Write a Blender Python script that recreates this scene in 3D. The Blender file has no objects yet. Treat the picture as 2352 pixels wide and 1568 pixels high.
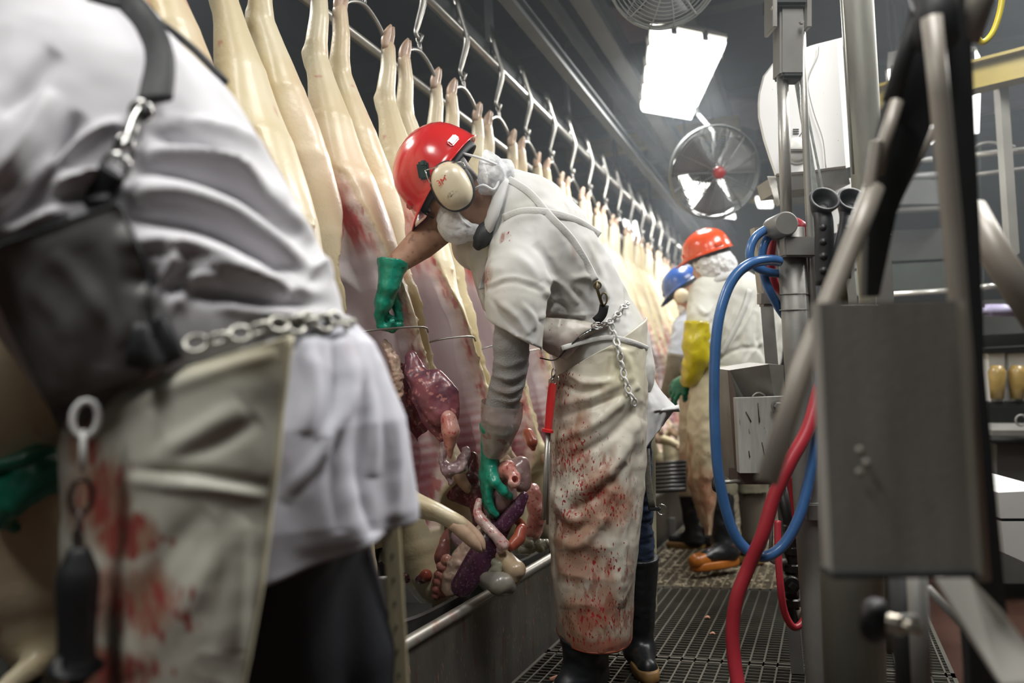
import bpy, bmesh, math, random
import numpy as np
from mathutils import Vector, Matrix
PI = math.pi
sc = bpy.context.scene
COL = sc.collection
random.seed(4)
# ---------------- camera (28 mm lens, held at chest height, looking a little left and up) ----------------
FPX = 1829.33
CAM = np.array([0, 0, .9])
_ps, _ph, _rh = math.radians(21.3), math.radians(5.03), math.radians(3.2)
FW = np.array([-math.sin(_ps)*math.cos(_ph), math.cos(_ps)*math.cos(_ph), math.sin(_ph)])
_R0 = np.array([math.cos(_ps), math.sin(_ps), 0]); _U0 = np.cross(_R0, FW)
RT = math.cos(_rh)*_R0 - math.sin(_rh)*_U0
UP = math.cos(_rh)*_U0 + math.sin(_rh)*_R0
cd = bpy.data.cameras.new('camera'); cam = bpy.data.objects.new('camera', cd); COL.objects.link(cam)
cd.lens = 28; cd.sensor_width = 36; cd.clip_start = .02; cd.clip_end = 60
cam.matrix_world = Matrix(((RT[0], UP[0], -FW[0], CAM[0]), (RT[1], UP[1], -FW[1], CAM[1]), (RT[2], UP[2], -FW[2], CAM[2]), (0, 0, 0, 1)))
cd.dof.use_dof = True; cd.dof.focus_distance = 2.5; cd.dof.aperture_fstop = 1.6
sc.camera = cam
# ---------------- world, exposure, lights ----------------
w = bpy.data.worlds.new('world'); sc.world = w; w.use_nodes = True
bg = w.node_tree.nodes['Background']; bg.inputs[0].default_value = (.82, .9, 1, 1); bg.inputs[1].default_value = .22
vs = sc.view_settings; vs.view_transform = 'Standard'; vs.look = 'None'; vs.gamma = 1; vs.use_curve_mapping = False
vs.exposure = 0.22
def area(name, loc, size, power, col=(1, .985, .95), rot=(0, 0, 0)):
    l = bpy.data.lights.new(name, 'AREA'); l.shape = 'RECTANGLE'; l.size, l.size_y = size; l.energy = power; l.color = col
    o = bpy.data.objects.new(name, l); COL.objects.link(o); o.location = loc; o.rotation_euler = rot
    return o
LAMPS = [(.35, 1.1, 3.1, 40), (-.9, -.6, 3.2, 34), (.95, 3.1, 3.15, 75), (2.4, 5.5, 3.5, 90)]  # lamps out of view; the last one is added for its light
for x_, y_, z_, e_ in LAMPS:
    area('fluorescent_tube_light', (x_, y_, z_-.08), (.5, 1.2), e_)
area('fluorescent_tube_light', (-.74, 4.95, 2.9), (.5, 1.1), 60)
area('fluorescent_tube_light', (-2.6, 2.0, 3.2), (.5, 1.2), 50)  # fill lamp added behind the carcass row, no fixture there
area('fluorescent_tube_light', (-1.0, 7.3, 2.7), (.4, 1.0), 35)
area('fluorescent_tube_light', (-1.3, 9.6, 2.7), (.4, .8), 20)

cy = sc.cycles; cy.max_bounces = 6; cy.diffuse_bounces = 3; cy.glossy_bounces = 3; cy.transmission_bounces = 3; cy.transparent_max_bounces = 6; cy.volume_bounces = 0; cy.caustics_reflective = False; cy.caustics_refractive = False
# thin mist under the roof
hz = bpy.data.materials.new('mist'); hz.use_nodes = True; _n = hz.node_tree.nodes; _n.clear(); _o = _n.new('ShaderNodeOutputMaterial'); _v = _n.new('ShaderNodeVolumeScatter')
_v.inputs['Density'].default_value = .017; _v.inputs['Color'].default_value = (.85, .93, 1, 1); _v.inputs['Anisotropy'].default_value = .2; hz.node_tree.links.new(_v.outputs[0], _o.inputs['Volume'])
# ---------------- helpers ----------------
def A(x, y, d):
    return CAM + (FW + RT*(x-1176)/FPX - UP*(y-784)/FPX)*d
def proj(P):
    v = P-CAM; d = v@FW
    return 1176+FPX*(v@RT)/d, 784-FPX*(v@UP)/d, d
def off(p):
    o = np.zeros(3)
    while p is not None: o = o+np.array(p.location); p = p.parent
    return o
def tag(o, label=None, cat=None, group=None, kind=None):
    if label: o['label'] = label
    if cat: o['category'] = cat
    if group: o['group'] = group
    if kind: o['kind'] = kind
    return o
def thing(name, label, cat, loc=(0, 0, 0), group=None):
    o = bpy.data.objects.new(name, None); COL.objects.link(o); o.location = tuple(float(c) for c in loc)
    o.empty_display_size = .1
    return tag(o, label, cat, group)
def mk(name, vf, m, parent=None, col=None, smooth=True, label=None, keep=False):
    v, f = vf[0], vf[1]
    v = np.asarray(v, float)
    if parent is None and not keep:
        base = np.array([(v[:, 0].min()+v[:, 0].max())/2, (v[:, 1].min()+v[:, 1].max())/2, v[:, 2].min()])
    else: base = np.zeros(3)
    me = bpy.data.meshes.new(name)
    o_ = base if parent is None else off(parent)
    vv = v-o_
    me.from_pydata(vv.tolist(), [], f.tolist() if hasattr(f, 'tolist') else f)
    if col is not None:
        a = me.color_attributes.new('Col', 'FLOAT_COLOR', 'POINT')
        c = np.ones((len(v), 4), np.float32); c[:, :3] = col
        a.data.foreach_set('color', c.ravel())
    if smooth is True:
        me.polygons.foreach_set('use_smooth', [True]*len(me.polygons))
    elif smooth:
        me.polygons.foreach_set('use_smooth', [True]*len(me.polygons)); me.set_sharp_from_angle(angle=math.radians(smooth))
    if m: me.materials.append(m)
    o = bpy.data.objects.new(name, me); COL.objects.link(o)
    if parent is None: o.location = base
    else: o.parent = parent
    if label: o['label'] = label
    return o
def copy_tree(o, parent=None):
    c = o.copy(); COL.objects.link(c)
    if parent: c.parent = parent
    for ch in list(o.children): copy_tree(ch, c)
    return c
def join(*ms):
    V_, F_, n = [], [], 0
    for v, f in ms:
        v = np.asarray(v, float); V_.append(v); F_ += [[i+n for i in q] for q in (f.tolist() if hasattr(f, 'tolist') else f)]; n += len(v)
    return np.vstack(V_), F_
def nrm(v): v = np.asarray(v, float); return v/(np.linalg.norm(v)+1e-12)
def box(c, s, ax=None, bev=0.0):
    """box centre c, full sizes s, axes ax (3 rows); small chamfer"""
    c = np.asarray(c, float); h = np.asarray(s, float)/2
    ax = np.eye(3) if ax is None else np.asarray(ax, float)
    b = min(bev, *(h*.9)) if bev else 0
    if not b:
        v = np.array([[x, y, z] for x in (-1, 1) for y in (-1, 1) for z in (-1, 1)])*h
        f = [(0, 1, 3, 2), (4, 6, 7, 5), (0, 4, 5, 1), (2, 3, 7, 6), (0, 2, 6, 4), (1, 5, 7, 3)]
        return c+v@ax, f
    bm = bmesh.new(); bmesh.ops.create_cube(bm, size=1)
    for q in bm.verts: q.co = Vector((q.co.x*2*h[0], q.co.y*2*h[1], q.co.z*2*h[2]))
    bmesh.ops.bevel(bm, geom=bm.edges[:], offset=b, segments=2, affect='EDGES')
    v = np.array([q.co[:] for q in bm.verts]); bm.verts.index_update(); f = [[q.index for q in p.verts] for p in bm.faces]; bm.free()
    return c+v@ax, f
def rect(p, u, v_, t, bev=0):
    """box from corner p, edge vectors u, v_, thickness vector t"""
    p, u, v_, t = (np.asarray(k, float) for k in (p, u, v_, t))
    P = [p, p+u, p+u+v_, p+v_]; P += [q+t for q in P]
    return np.array(P), [(0, 3, 2, 1), (4, 5, 6, 7), (0, 1, 5, 4), (1, 2, 6, 5), (2, 3, 7, 6), (3, 0, 4, 7)]
def frames(P):
    P = np.asarray(P, float); T = np.gradient(P, axis=0); T /= np.linalg.norm(T, axis=1)[:, None]+1e-12
    n = np.cross(T[0], [0, 0, 1.]);
    if np.linalg.norm(n) < .1: n = np.cross(T[0], [1., 0, 0])
    n = nrm(n); N = [n]
    for i in range(1, len(P)):
        n = N[-1]-T[i]*(N[-1]@T[i]); N.append(nrm(n))
    N = np.array(N); return T, N, np.cross(T, N)
def spline(P, n=8):
    P = np.asarray(P, float); Q = np.vstack([2*P[0]-P[1], P, 2*P[-1]-P[-2]]); out = []
    for i in range(1, len(Q)-2):
        for t in np.arange(n)/n:
            a, b, c, d = Q[i-1], Q[i], Q[i+1], Q[i+2]
            out.append(.5*((2*b)+(c-a)*t+(2*a-5*b+4*c-d)*t*t+(3*b-a-3*c+d)*t**3))
    out.append(P[-1]); return np.array(out)
def tube(P, r, n=12, caps=True, sm=0, flat=1.0, nax=None):
    P = np.asarray(P, float)
    if np.isscalar(r): R = np.full(len(P), float(r))
    else: R = np.asarray(r, float)
    if sm:
        rr = np.stack([R, R, R], 1); P2 = spline(P, sm); R = spline(rr, sm)[:, 0]; P = P2
    T, N, B = frames(P)
    if nax is not None:
        B = np.array([nrm(np.asarray(nax)-t*(t@np.asarray(nax))) for t in T]); N = np.cross(B, T)
    a = np.arange(n)*2*PI/n
    v = (P[:, None]+R[:, None, None]*(np.cos(a)[None, :, None]*N[:, None]+flat*np.sin(a)[None, :, None]*B[:, None])).reshape(-1, 3)
    f = [(i*n+j, i*n+(j+1) % n, (i+1)*n+(j+1) % n, (i+1)*n+j) for i in range(len(P)-1) for j in range(n)]
    if caps: f += [tuple(range(n))[::-1], tuple((len(P)-1)*n+j for j in range(n))]
    return v, f
def lathe(prof, c=(0, 0, 0), ax=(0, 0, 1), n=24, a0=0, a1=2*PI):
    """prof: list (radius, height)"""
    c = np.asarray(c, float); ax = nrm(ax); u = nrm(np.cross(ax, [0, 0, 1.]) if abs(ax[2]) < .9 else np.cross(ax, [0, 1., 0])); w_ = np.cross(ax, u)
    full = abs(a1-a0-2*PI) < 1e-6; m_ = n if full else n+1
    an = a0+(a1-a0)*np.arange(m_)/n
    v = [c+ax*h+r*(math.cos(t)*u+math.sin(t)*w_) for r, h in prof for t in an]
    f = [(i*m_+j, i*m_+(j+1) % m_, (i+1)*m_+(j+1) % m_, (i+1)*m_+j) for i in range(len(prof)-1) for j in range(m_ if full else n)]
    return np.array(v), f
def torus(c, ax, R_, r, n=24, m_=8, u=None, stretch=1.0):
    c = np.asarray(c, float); ax = nrm(ax); u = nrm(np.cross(ax, [0, 0, 1.]) if abs(ax[2]) < .9 else np.cross(ax, [0, 1., 0])) if u is None else nrm(u-ax*(np.asarray(u)@ax))
    w_ = np.cross(ax, u); v = []
    for i in range(n):
        t = 2*PI*i/n; d = math.cos(t)*u+math.sin(t)*w_; p = c+R_*(math.cos(t)*u*stretch+math.sin(t)*w_)
        for j in range(m_):
            s = 2*PI*j/m_; v.append(p+r*(math.cos(s)*d+math.sin(s)*ax))
    f = [(i*m_+j, i*m_+(j+1) % m_, ((i+1) % n)*m_+(j+1) % m_, ((i+1) % n)*m_+j) for i in range(n) for j in range(m_)]
    return np.array(v), f
def chain(P, L=.03, r=.0035, wid=.010, lab=None, name='chain_link', m=None, parent=None):
    """links along polyline P; every link its own object"""
    P = spline(P, 12); s = np.r_[0, np.cumsum(np.linalg.norm(np.diff(P, axis=0), axis=1))]
    step = L*.74; n = max(1, int(s[-1]/step)); outs = []
    for i in range(n):
        q = np.array([np.interp((i+.5)*step, s, P[:, k]) for k in range(3)]); q2 = np.array([np.interp((i+.5)*step+.004, s, P[:, k]) for k in range(3)])
        t = nrm(q2-q); sd = nrm(np.cross(t, FW)); b = np.cross(t, sd)
        nn = sd*.5+b if i % 2 else sd-b*.45
        outs.append(torus(q, np.cross(t, nrm(nn)), wid, r, 14, 6, u=t, stretch=(L/2-r)/wid))
    if parent is not None:
        for o in outs: mk(name, o, m, parent)
    return outs
from mathutils.bvhtree import BVHTree
def bvh(*vfs):
    v, f = join(*vfs); return BVHTree.FromPolygons([tuple(q) for q in v.tolist()], [tuple(q) for q in f])
def onto(tree, pts, up_=.006, dflt=2.4, n=6):
    """lay a polyline given by sight points onto a modelled surface"""
    P = spline(np.array([list(p)+[0] for p in pts], float), n)[:, :2]; out = []; d = None
    for x, y in P:
        r = A(x, y, 1)-CAM; h = tree.ray_cast(Vector(CAM), Vector(r))
        out.append([x, y, (h[3]/np.linalg.norm(r)) if h[0] is not None else np.nan])
    out = np.array(out); ok = ~np.isnan(out[:, 2]); 
    if not ok.any(): out[:, 2] = dflt
    else: out[:, 2] = np.interp(np.arange(len(out)), np.where(ok)[0], out[ok, 2])
    dd = out[:, 2].copy()
    for _ in range(3): dd = np.minimum(dd, np.convolve(np.pad(dd, 1, 'edge'), [.25, .5, .25], 'valid'))
    return np.array([A(x, y, z-up_) for (x, y, _), z in zip(out, dd)])
def drape(tree, fn, nr, nc, up_=.01, it=12):
    """a sheet given by sight points that hangs against the surface behind it"""
    u, t = np.meshgrid(np.linspace(0, 1, nr), np.linspace(0, 1, nc), indexing='ij'); X, Y = fn(u, t); D = np.full((nr, nc), np.nan)
    for i in range(nr):
        for j in range(nc):
            r = A(X[i, j], Y[i, j], 1)-CAM; h = tree.ray_cast(Vector(CAM), Vector(r))
            if h[0] is not None: D[i, j] = h[3]/np.linalg.norm(r)
    m_ = np.nanmean(D); K = np.isnan(D); 
    for i in range(nr):
        ok = ~K[i]
        D[i] = np.interp(np.arange(nc), np.where(ok)[0], D[i, ok]) if ok.any() else m_
    E = D.copy()
    for _ in range(it):
        P = np.pad(E, 1, 'edge'); E = np.minimum(D, (P[:-2, 1:-1]+P[2:, 1:-1]+P[1:-1, :-2]+P[1:-1, 2:])/4)
    E -= up_; v = CAM+(FW+RT*((X[..., None]-1176)/FPX)-UP*((Y[..., None]-784)/FPX))*E[..., None]
    f = np.array([(i*nc+j, (i+1)*nc+j, (i+1)*nc+j+1, i*nc+j+1) for i in range(nr-1) for j in range(nc-1)]); return v.reshape(-1, 3), f
# value noise
_rng = np.random.RandomState(3); _H = _rng.rand(64, 64, 64).astype(np.float32)
def noise(P, s=1.0, seed=0):
    q = np.asarray(P)*s+seed*7.31+100.; i = np.floor(q).astype(int); f = q-i; f = f*f*(3-2*f); r = 0
    for a in (0, 1):
        for b in (0, 1):
            for c in (0, 1):
                wt = (f[:, 0] if a else 1-f[:, 0])*(f[:, 1] if b else 1-f[:, 1])*(f[:, 2] if c else 1-f[:, 2])
                r = r+wt*_H[(i[:, 0]+a) & 63, (i[:, 1]+b) & 63, (i[:, 2]+c) & 63]
    return r
def fbm(P, s=1.0, o=3, seed=0):
    return sum(noise(P, s*2**k, seed+k)/2**k for k in range(o))/sum(.5**k for k in range(o))
def ss(a, b, x): t = np.clip((x-a)/(b-a), 0, 1); return t*t*(3-2*t)
def mixc(c, d, t):
    c = np.broadcast_to(np.asarray(c, float), (len(t), 3)); d = np.broadcast_to(np.asarray(d, float), (len(t), 3)); return c*(1-t[:, None])+d*t[:, None]
def vnormals(v, f):
    f = f if isinstance(f, np.ndarray) else np.array([list(q) for q in f if len(q) == 4]); n = np.cross(v[f[:, 2]]-v[f[:, 0]], v[f[:, 3]]-v[f[:, 1]]); N = np.zeros_like(v)
    for k in range(4): np.add.at(N, f[:, k], n)
    return N/(np.linalg.norm(N, axis=1)[:, None]+1e-12)
# implicit surfaces
class Sdf:
    def __init__(s, lo, hi, h):
        s.lo = np.asarray(lo, float); s.h = h; s.n = np.ceil((np.asarray(hi)-s.lo)/h).astype(int)+1
        s.ax = [(s.lo[k]+h*np.arange(s.n[k])) for k in range(3)]; s.d = np.full(s.n, 9., np.float32)
    def _reg(s, lo, hi):
        sl = tuple(slice(max(0, int((lo[k]-s.lo[k])/s.h)), max(0, min(s.n[k], int((hi[k]-s.lo[k])/s.h)+2))) for k in range(3))
        X = s.ax[0][sl[0]][:, None, None]; Y = s.ax[1][sl[1]][None, :, None]; Z = s.ax[2][sl[2]][None, None, :]
        return sl, X, Y, Z
    def _cone(s, a, b, ra, rb, k, sq):
        a = np.asarray(a, float); b = np.asarray(b, float); m_ = max(ra, rb)*(max(1, sq[1]) if sq else 1)+k+3*s.h
        sl, X, Y, Z = s._reg(np.minimum(a, b)-m_, np.maximum(a, b)+m_)
        x, y, z = X-a[0], Y-a[1], Z-a[2]; ba = b-a
        if sq:
            n = nrm(sq[0]); c = (x*n[0]+y*n[1]+z*n[2])*(1-1/sq[1]); x, y, z = x-c*n[0], y-c*n[1], z-c*n[2]
            ba = ba-n*(ba@n)*(1-1/sq[1])
        t = np.clip((x*ba[0]+y*ba[1]+z*ba[2])/(ba@ba+1e-12), 0, 1)
        d = np.sqrt((x-t*ba[0])**2+(y-t*ba[1])**2+(z-t*ba[2])**2)-(ra+(rb-ra)*t)
        return sl, d
    def add(s, a, b, ra, rb, k=.02, sq=None):
        sl, d = s._cone(a, b, ra, rb, k, sq); e = s.d[sl]
        h = np.maximum(k-np.abs(e-d), 0)/k if k else 0
        s.d[sl] = np.minimum(e, d)-h*h*k/4
        return s
    def sub(s, a, b, ra, rb, k=.01, sq=None):
        sl, d = s._cone(a, b, ra, rb, k, sq); d = -d; e = s.d[sl]; h = np.maximum(k-np.abs(e-d), 0)/k
        s.d[sl] = np.maximum(e, d)+h*h*k/4
        return s
    def chain(s, pts, k=.02, sq=None):
        """pts: list of (point, radius)"""
        P = np.array([p for p, r in pts], float); m_ = max(r for p, r in pts)*(max(1, sq[1]) if sq else 1)+k+3*s.h
        sl, X, Y, Z = s._reg(P.min(0)-m_, P.max(0)+m_); e = s.d[sl]; keep = s.d; tmp = np.full(s.d.shape, 9., np.float32)
        for (a, ra), (b, rb) in zip(pts[:-1], pts[1:]):
            s2, d = s._cone(a, b, ra, rb, k, sq); tmp[s2] = np.minimum(tmp[s2], d)
        t = tmp[sl]; h = np.maximum(k-np.abs(e-t), 0)/k if k else 0
        s.d[sl] = np.minimum(e, t)-h*h*k/4
        return s
    def cut(s, p, n, k=0):
        p = np.asarray(p, float); n = nrm(n); d = (s.ax[0]-p[0])[:, None, None]*n[0]+(s.ax[1]-p[1])[None, :, None]*n[1]+(s.ax[2]-p[2])[None, None, :]*n[2]
        s.d = np.maximum(s.d, d).astype(np.float32); return s
    def mesh(s, smooth=1):
        d = s.d; neg = d < 0; n = np.array(d.shape)-1
        S = lambda a, i, j, k: a[i:i+n[0], j:j+n[1], k:k+n[2]]
        cnt = np.zeros(n, np.int8); offs = [(i, j, k) for i in (0, 1) for j in (0, 1) for k in (0, 1)]
        for o in offs: cnt += S(neg, *o)
        act = (cnt > 0) & (cnt < 8); I = np.argwhere(act); vid = np.full(n, -1, np.int32); vid[act] = np.arange(len(I))
        acc = np.zeros((len(I), 3)); c = np.zeros(len(I)); D = {o: d[I[:, 0]+o[0], I[:, 1]+o[1], I[:, 2]+o[2]] for o in offs}
        for o in offs:
            for k in range(3):
                if o[k]: continue
                q = list(o); q[k] = 1; q = tuple(q); a, b = D[o], D[q]; m_ = (a < 0) != (b < 0)
                t = np.where(m_, a/(a-b+1e-12), 0); e = np.array(o, float)[None]+np.eye(3)[k][None]*t[:, None]
                acc[m_] += e[m_]; c += m_
        v = s.lo+(I+acc/c[:, None])*s.h; F = []
        for k in range(3):
            a, b = (k+1) % 3, (k+2) % 3
            s0 = [slice(1, n[q]) for q in range(3)]; s0[k] = slice(0, n[k]); s1 = list(s0); s1[k] = slice(1, n[k]+1)
            x = neg[tuple(s0)]; y = neg[tuple(s1)]; E = np.argwhere(x != y)
            if not len(E): continue
            sg = x[E[:, 0], E[:, 1], E[:, 2]]; E = E+np.array([0 if q == k else 1 for q in range(3)])
            def g(da, db): q = E.copy(); q[:, a] += da; q[:, b] += db; return vid[q[:, 0], q[:, 1], q[:, 2]]
            Q = np.stack([g(-1, -1), g(0, -1), g(0, 0), g(-1, 0)], 1); Q[~sg] = Q[~sg][:, ::-1]; F.append(Q)
        F = np.vstack(F)
        for _ in range(smooth):
            a = np.zeros_like(v); m_ = np.zeros(len(v))
            for i in range(4): np.add.at(a, F[:, i], v[F[:, (i+1) % 4]]+v[F[:, (i-1) % 4]]); np.add.at(m_, F[:, i], 2)
            v = .5*v+.5*a/m_[:, None]
        return v, F
def sd_at(prims, P):
    """plain union distance of round cones at points P"""
    d = np.full(len(P), 9.)
    for a, b, ra, rb in prims:
        a = np.asarray(a, float); ba = np.asarray(b, float)-a; t = np.clip((P-a)@ba/(ba@ba+1e-12), 0, 1)
        d = np.minimum(d, np.linalg.norm(P-a-t[:, None]*ba, axis=1)-(ra+(rb-ra)*t))
    return d
def strokes(v, f, S, back=False):
    """cloth folds: ridges and valleys that follow polylines on the camera-facing side. S: [(pts, width_px, height_m)]"""
    N = vnormals(v, f); view = v-CAM; view /= np.linalg.norm(view, axis=1)[:, None]; face = ss(-.05, .35, -(N*view).sum(1))
    x, y, _ = proj(v); P = np.stack([x, y], 1); D = np.zeros(len(v))
    for pts, wd, ht in S:
        pts = spline(np.array([list(p)+[0] for p in pts], float), 5)[:, :2]; L = len(pts)-1; best = np.full(len(v), 1e9); tt = np.zeros(len(v))
        m_ = (x > pts[:, 0].min()-3*wd) & (x < pts[:, 0].max()+3*wd) & (y > pts[:, 1].min()-3*wd) & (y < pts[:, 1].max()+3*wd); Pm = P[m_]
        if not m_.any(): continue
        bm_ = np.full(len(Pm), 1e9); tm = np.zeros(len(Pm))
        for i in range(L):
            a, ba = pts[i], pts[i+1]-pts[i]; t = np.clip((Pm-a)@ba/(ba@ba+1e-9), 0, 1); d = np.linalg.norm(Pm-a-t[:, None]*ba, axis=1)
            u = d < bm_; bm_ = np.where(u, d, bm_); tm = np.where(u, (i+t)/L, tm)
        D[m_] += ht*np.exp(-(bm_/wd)**2)*np.sin(np.clip(tm*1.0+.02, 0, 1)*PI)**.5
    return v+N*(D*face)[:, None]
def loft(secs, nu=64, nv=8, a0=0, a1=2*PI, pw=2.0):
    """secs: list of (centre, half axis U, half axis V); smooth loft, open grid when not full circle"""
    C = spline([s[0] for s in secs], nv); U_ = spline([s[1] for s in secs], nv); V_ = spline([s[2] for s in secs], nv)
    full = abs(a1-a0-2*PI) < 1e-6; m_ = nu if full else nu+1; t = a0+(a1-a0)*np.arange(m_)/nu
    cs, sn = np.cos(t), np.sin(t); e = 2/pw; cs = np.sign(cs)*np.abs(cs)**e; sn = np.sign(sn)*np.abs(sn)**e
    v = (C[:, None]+cs[None, :, None]*U_[:, None]+sn[None, :, None]*V_[:, None]).reshape(-1, 3)
    f = np.array([(i*m_+j, i*m_+(j+1) % m_, (i+1)*m_+(j+1) % m_, (i+1)*m_+j) for i in range(len(C)-1) for j in range(m_ if full else nu)])
    return v, f
def solidify(o, t, offs=0):
    m_ = o.modifiers.new('thickness', 'SOLIDIFY'); m_.thickness = t; m_.offset = offs; return o
# ---------------- materials ----------------
MATS = {}
def mat(name, col=(.5, .5, .5), rough=.5, metal=0, var=0.0, vs_=8.0, bump=0.0, bs=40.0, vcol=False, em=0, coat=0, trans=0, alpha=1, spots=None, sss=0, stretch=None, spec=.5):
    if name in MATS: return MATS[name]
    m = bpy.data.materials.new(name); m.use_nodes = True; nt = m.node_tree; N, L = nt.nodes, nt.links; b = N['Principled BSDF']; MATS[name] = m
    b.inputs['Roughness'].default_value = rough; b.inputs['Metallic'].default_value = metal; b.inputs['Coat Weight'].default_value = coat; b.inputs['Coat Roughness'].default_value = .15
    b.inputs['Specular IOR Level'].default_value = spec
    b.inputs['Transmission Weight'].default_value = trans; b.inputs['Alpha'].default_value = alpha
    if sss > .5: b.inputs['Subsurface Weight'].default_value = sss; b.inputs['Subsurface Radius'].default_value = (.02, .008, .004); b.inputs['Subsurface Scale'].default_value = .6
    tc = N.new('ShaderNodeTexCoord'); src = tc.outputs['Object']
    if stretch:
        mp = N.new('ShaderNodeMapping'); mp.inputs['Scale'].default_value = stretch; L.new(src, mp.inputs[0]); src = mp.outputs[0]
    if vcol:
        at = N.new('ShaderNodeVertexColor'); at.layer_name = 'Col'; base = at.outputs[0]
    else:
        rgb = N.new('ShaderNodeRGB'); rgb.outputs[0].default_value = (*col, 1); base = rgb.outputs[0]
    def mix(bt, a, c, fac):
        x = N.new('ShaderNodeMix'); x.data_type = 'RGBA'; x.blend_type = bt; L.new(a, x.inputs[6])
        if isinstance(c, tuple): x.inputs[7].default_value = (*c, 1)
        else: L.new(c, x.inputs[7])
        if isinstance(fac, float): x.inputs[0].default_value = fac
        else: L.new(fac, x.inputs[0])
        return x.outputs[2]
    def nz(s, det=4, rg=(.35, .65), to=(0, 1)):
        n = N.new('ShaderNodeTexNoise'); n.inputs['Scale'].default_value = s; n.inputs['Detail'].default_value = det; L.new(src, n.inputs[0])
        r = N.new('ShaderNodeMapRange'); r.inputs[1].default_value, r.inputs[2].default_value = rg; r.inputs[3].default_value, r.inputs[4].default_value = to; L.new(n.outputs[0], r.inputs[0]); return r.outputs[0], n.outputs[0]
    if var:
        a, _ = nz(vs_, 5, (.3, .7), (0, var)); base = mix('MULTIPLY', base, (.3, .28, .25), a)
    if spots:
        for sp in spots:   # (scale, threshold, softness, colour, strength)
            a, _ = nz(sp[0], 6, (sp[1], sp[1]+sp[2]), (0, sp[4])); base = mix('MIX', base, sp[3], a)
    L.new(base, b.inputs['Base Color'])
    if em: L.new(base, b.inputs['Emission Color']); b.inputs['Emission Strength'].default_value = em
    if bump:
        _, h = nz(bs, 4); bp = N.new('ShaderNodeBump'); bp.inputs['Strength'].default_value = bump; bp.inputs['Distance'].default_value = .004; L.new(h, bp.inputs['Height']); L.new(bp.outputs[0], b.inputs['Normal'])
    return m
STEEL = mat('steel', (.42, .41, .38), .38, .6, .35, 6, .12, 60)
STEEL2 = mat('dull_steel', (.27, .265, .25), .5, .35, .5, 5, .2, 30)
BRUSH = mat('brushed_steel', (.42, .41, .38), .5, .1, .5, 3, .25, 90, stretch=(6, 6, .5))
DARKST = mat('dark_steel', (.055, .06, .062), .6, .4, .4, 4)
PANST = mat('pan_steel', (.3, .3, .29), .3, .7, .4, 5)
BLACKRUB = mat('black_rubber', (.014, .015, .017), .5, 0, .2, 10, .1, 60)
HOOKST = mat('hook_steel', (.42, .41, .38), .35, .8, .4, 12)
# ---------------- the setting ----------------
def struct(name, vf, m, parent=None, **k):
    o = mk(name, vf, m, parent, smooth=False, keep=True, **k)
    if parent is None: o['kind'] = 'structure'
    return o
CEIL = mat('ceiling_dark', (.075, .083, .095), .8, 0, .5, 1.5)
WALL = mat('wall_dark', (.07, .078, .075), .7, 0, .5, 1.2)
SLAB = mat('wet_slab', (.07, .035, .026), .25, 0, .6, 3, .3, 20)
X0, X1, Y0, Y1, ZC, ZF = -4.2, 3.6, -2.2, 13.0, 4.3, -.35
floor = struct('floor', box(((X0+X1)/2, (Y0+Y1)/2, ZF-.05), (X1-X0, Y1-Y0, .1)), SLAB)
struct('ceiling', box(((X0+X1)/2, (Y0+Y1)/2, ZC+.05), (X1-X0, Y1-Y0, .1)), CEIL)
struct('wall_left', box((X0-.05, (Y0+Y1)/2, (ZC+ZF)/2), (.1, Y1-Y0, ZC-ZF)), WALL)
struct('wall_right', box((X1+.05, (Y0+Y1)/2, (ZC+ZF)/2), (.1, Y1-Y0, ZC-ZF)), WALL)
struct('wall_back', box(((X0+X1)/2, Y1+.05, (ZC+ZF)/2), (X1-X0, .1, ZC-ZF)), WALL)
struct('wall_front', box(((X0+X1)/2, Y0-.05, (ZC+ZF)/2), (X1-X0, .1, ZC-ZF)), WALL)
ms_ = mk('mist', box((-.3, 6.9, 2.75), (7.4, 11.8, 2.9)), hz, smooth=False, keep=True); tag(ms_, 'thin grey mist hanging under the roof', 'mist', kind='stuff')
# grating panels of the raised walkway
GR = mat('grating_steel', (.17, .165, .14), .4, .6, .5, 5)
GRD = mat('grating_clogged', (.2, .17, .12), .7, .2, .6, 9, .4, 60, spots=[(60, .56, .06, (.5, .42, .28), .7)])
def grating(x0, x1, y0, y1, pitch_y, pitch_x, m, m_in=None):
    p = mk('grating_panel', join(box(((x0+x1)/2, y0+.006, -.015), (x1-x0, .012, .032)), box(((x0+x1)/2, y1-.006, -.015), (x1-x0, .012, .032)),
            box((x0+.006, (y0+y1)/2, -.015), (.012, y1-y0, .032)), box((x1-.006, (y0+y1)/2, -.015), (.012, y1-y0, .032))), GR, floor, smooth=False)
    parts = [box(((x0+x1)/2, y, -.014), (x1-x0, .004, .026)) for y in np.arange(y0+pitch_y, y1, pitch_y)]
    b = mk('grating_bars', join(*parts), m, p, smooth=False); b['kind'] = 'stuff'
    parts = [box((x, (y0+y1)/2, -.003), (.006, y1-y0, .008)) for x in np.arange(x0+pitch_x, x1, pitch_x)]
    b = mk('grating_cross_bars', join(*parts), m, p, smooth=False); b['kind'] = 'stuff'
    return p
for (y0, y1, m_) in ((.6, 1.73, GR), (1.75, 2.88, GR), (2.9, 3.98, GR), (4.0, 5.1, GRD), (5.12, 6.2, GRD), (6.22, 7.3, GRD), (7.32, 8.4, GRD)):
    grating(-1.06, .3, y0, y1, .03, .046, m_)
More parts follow.
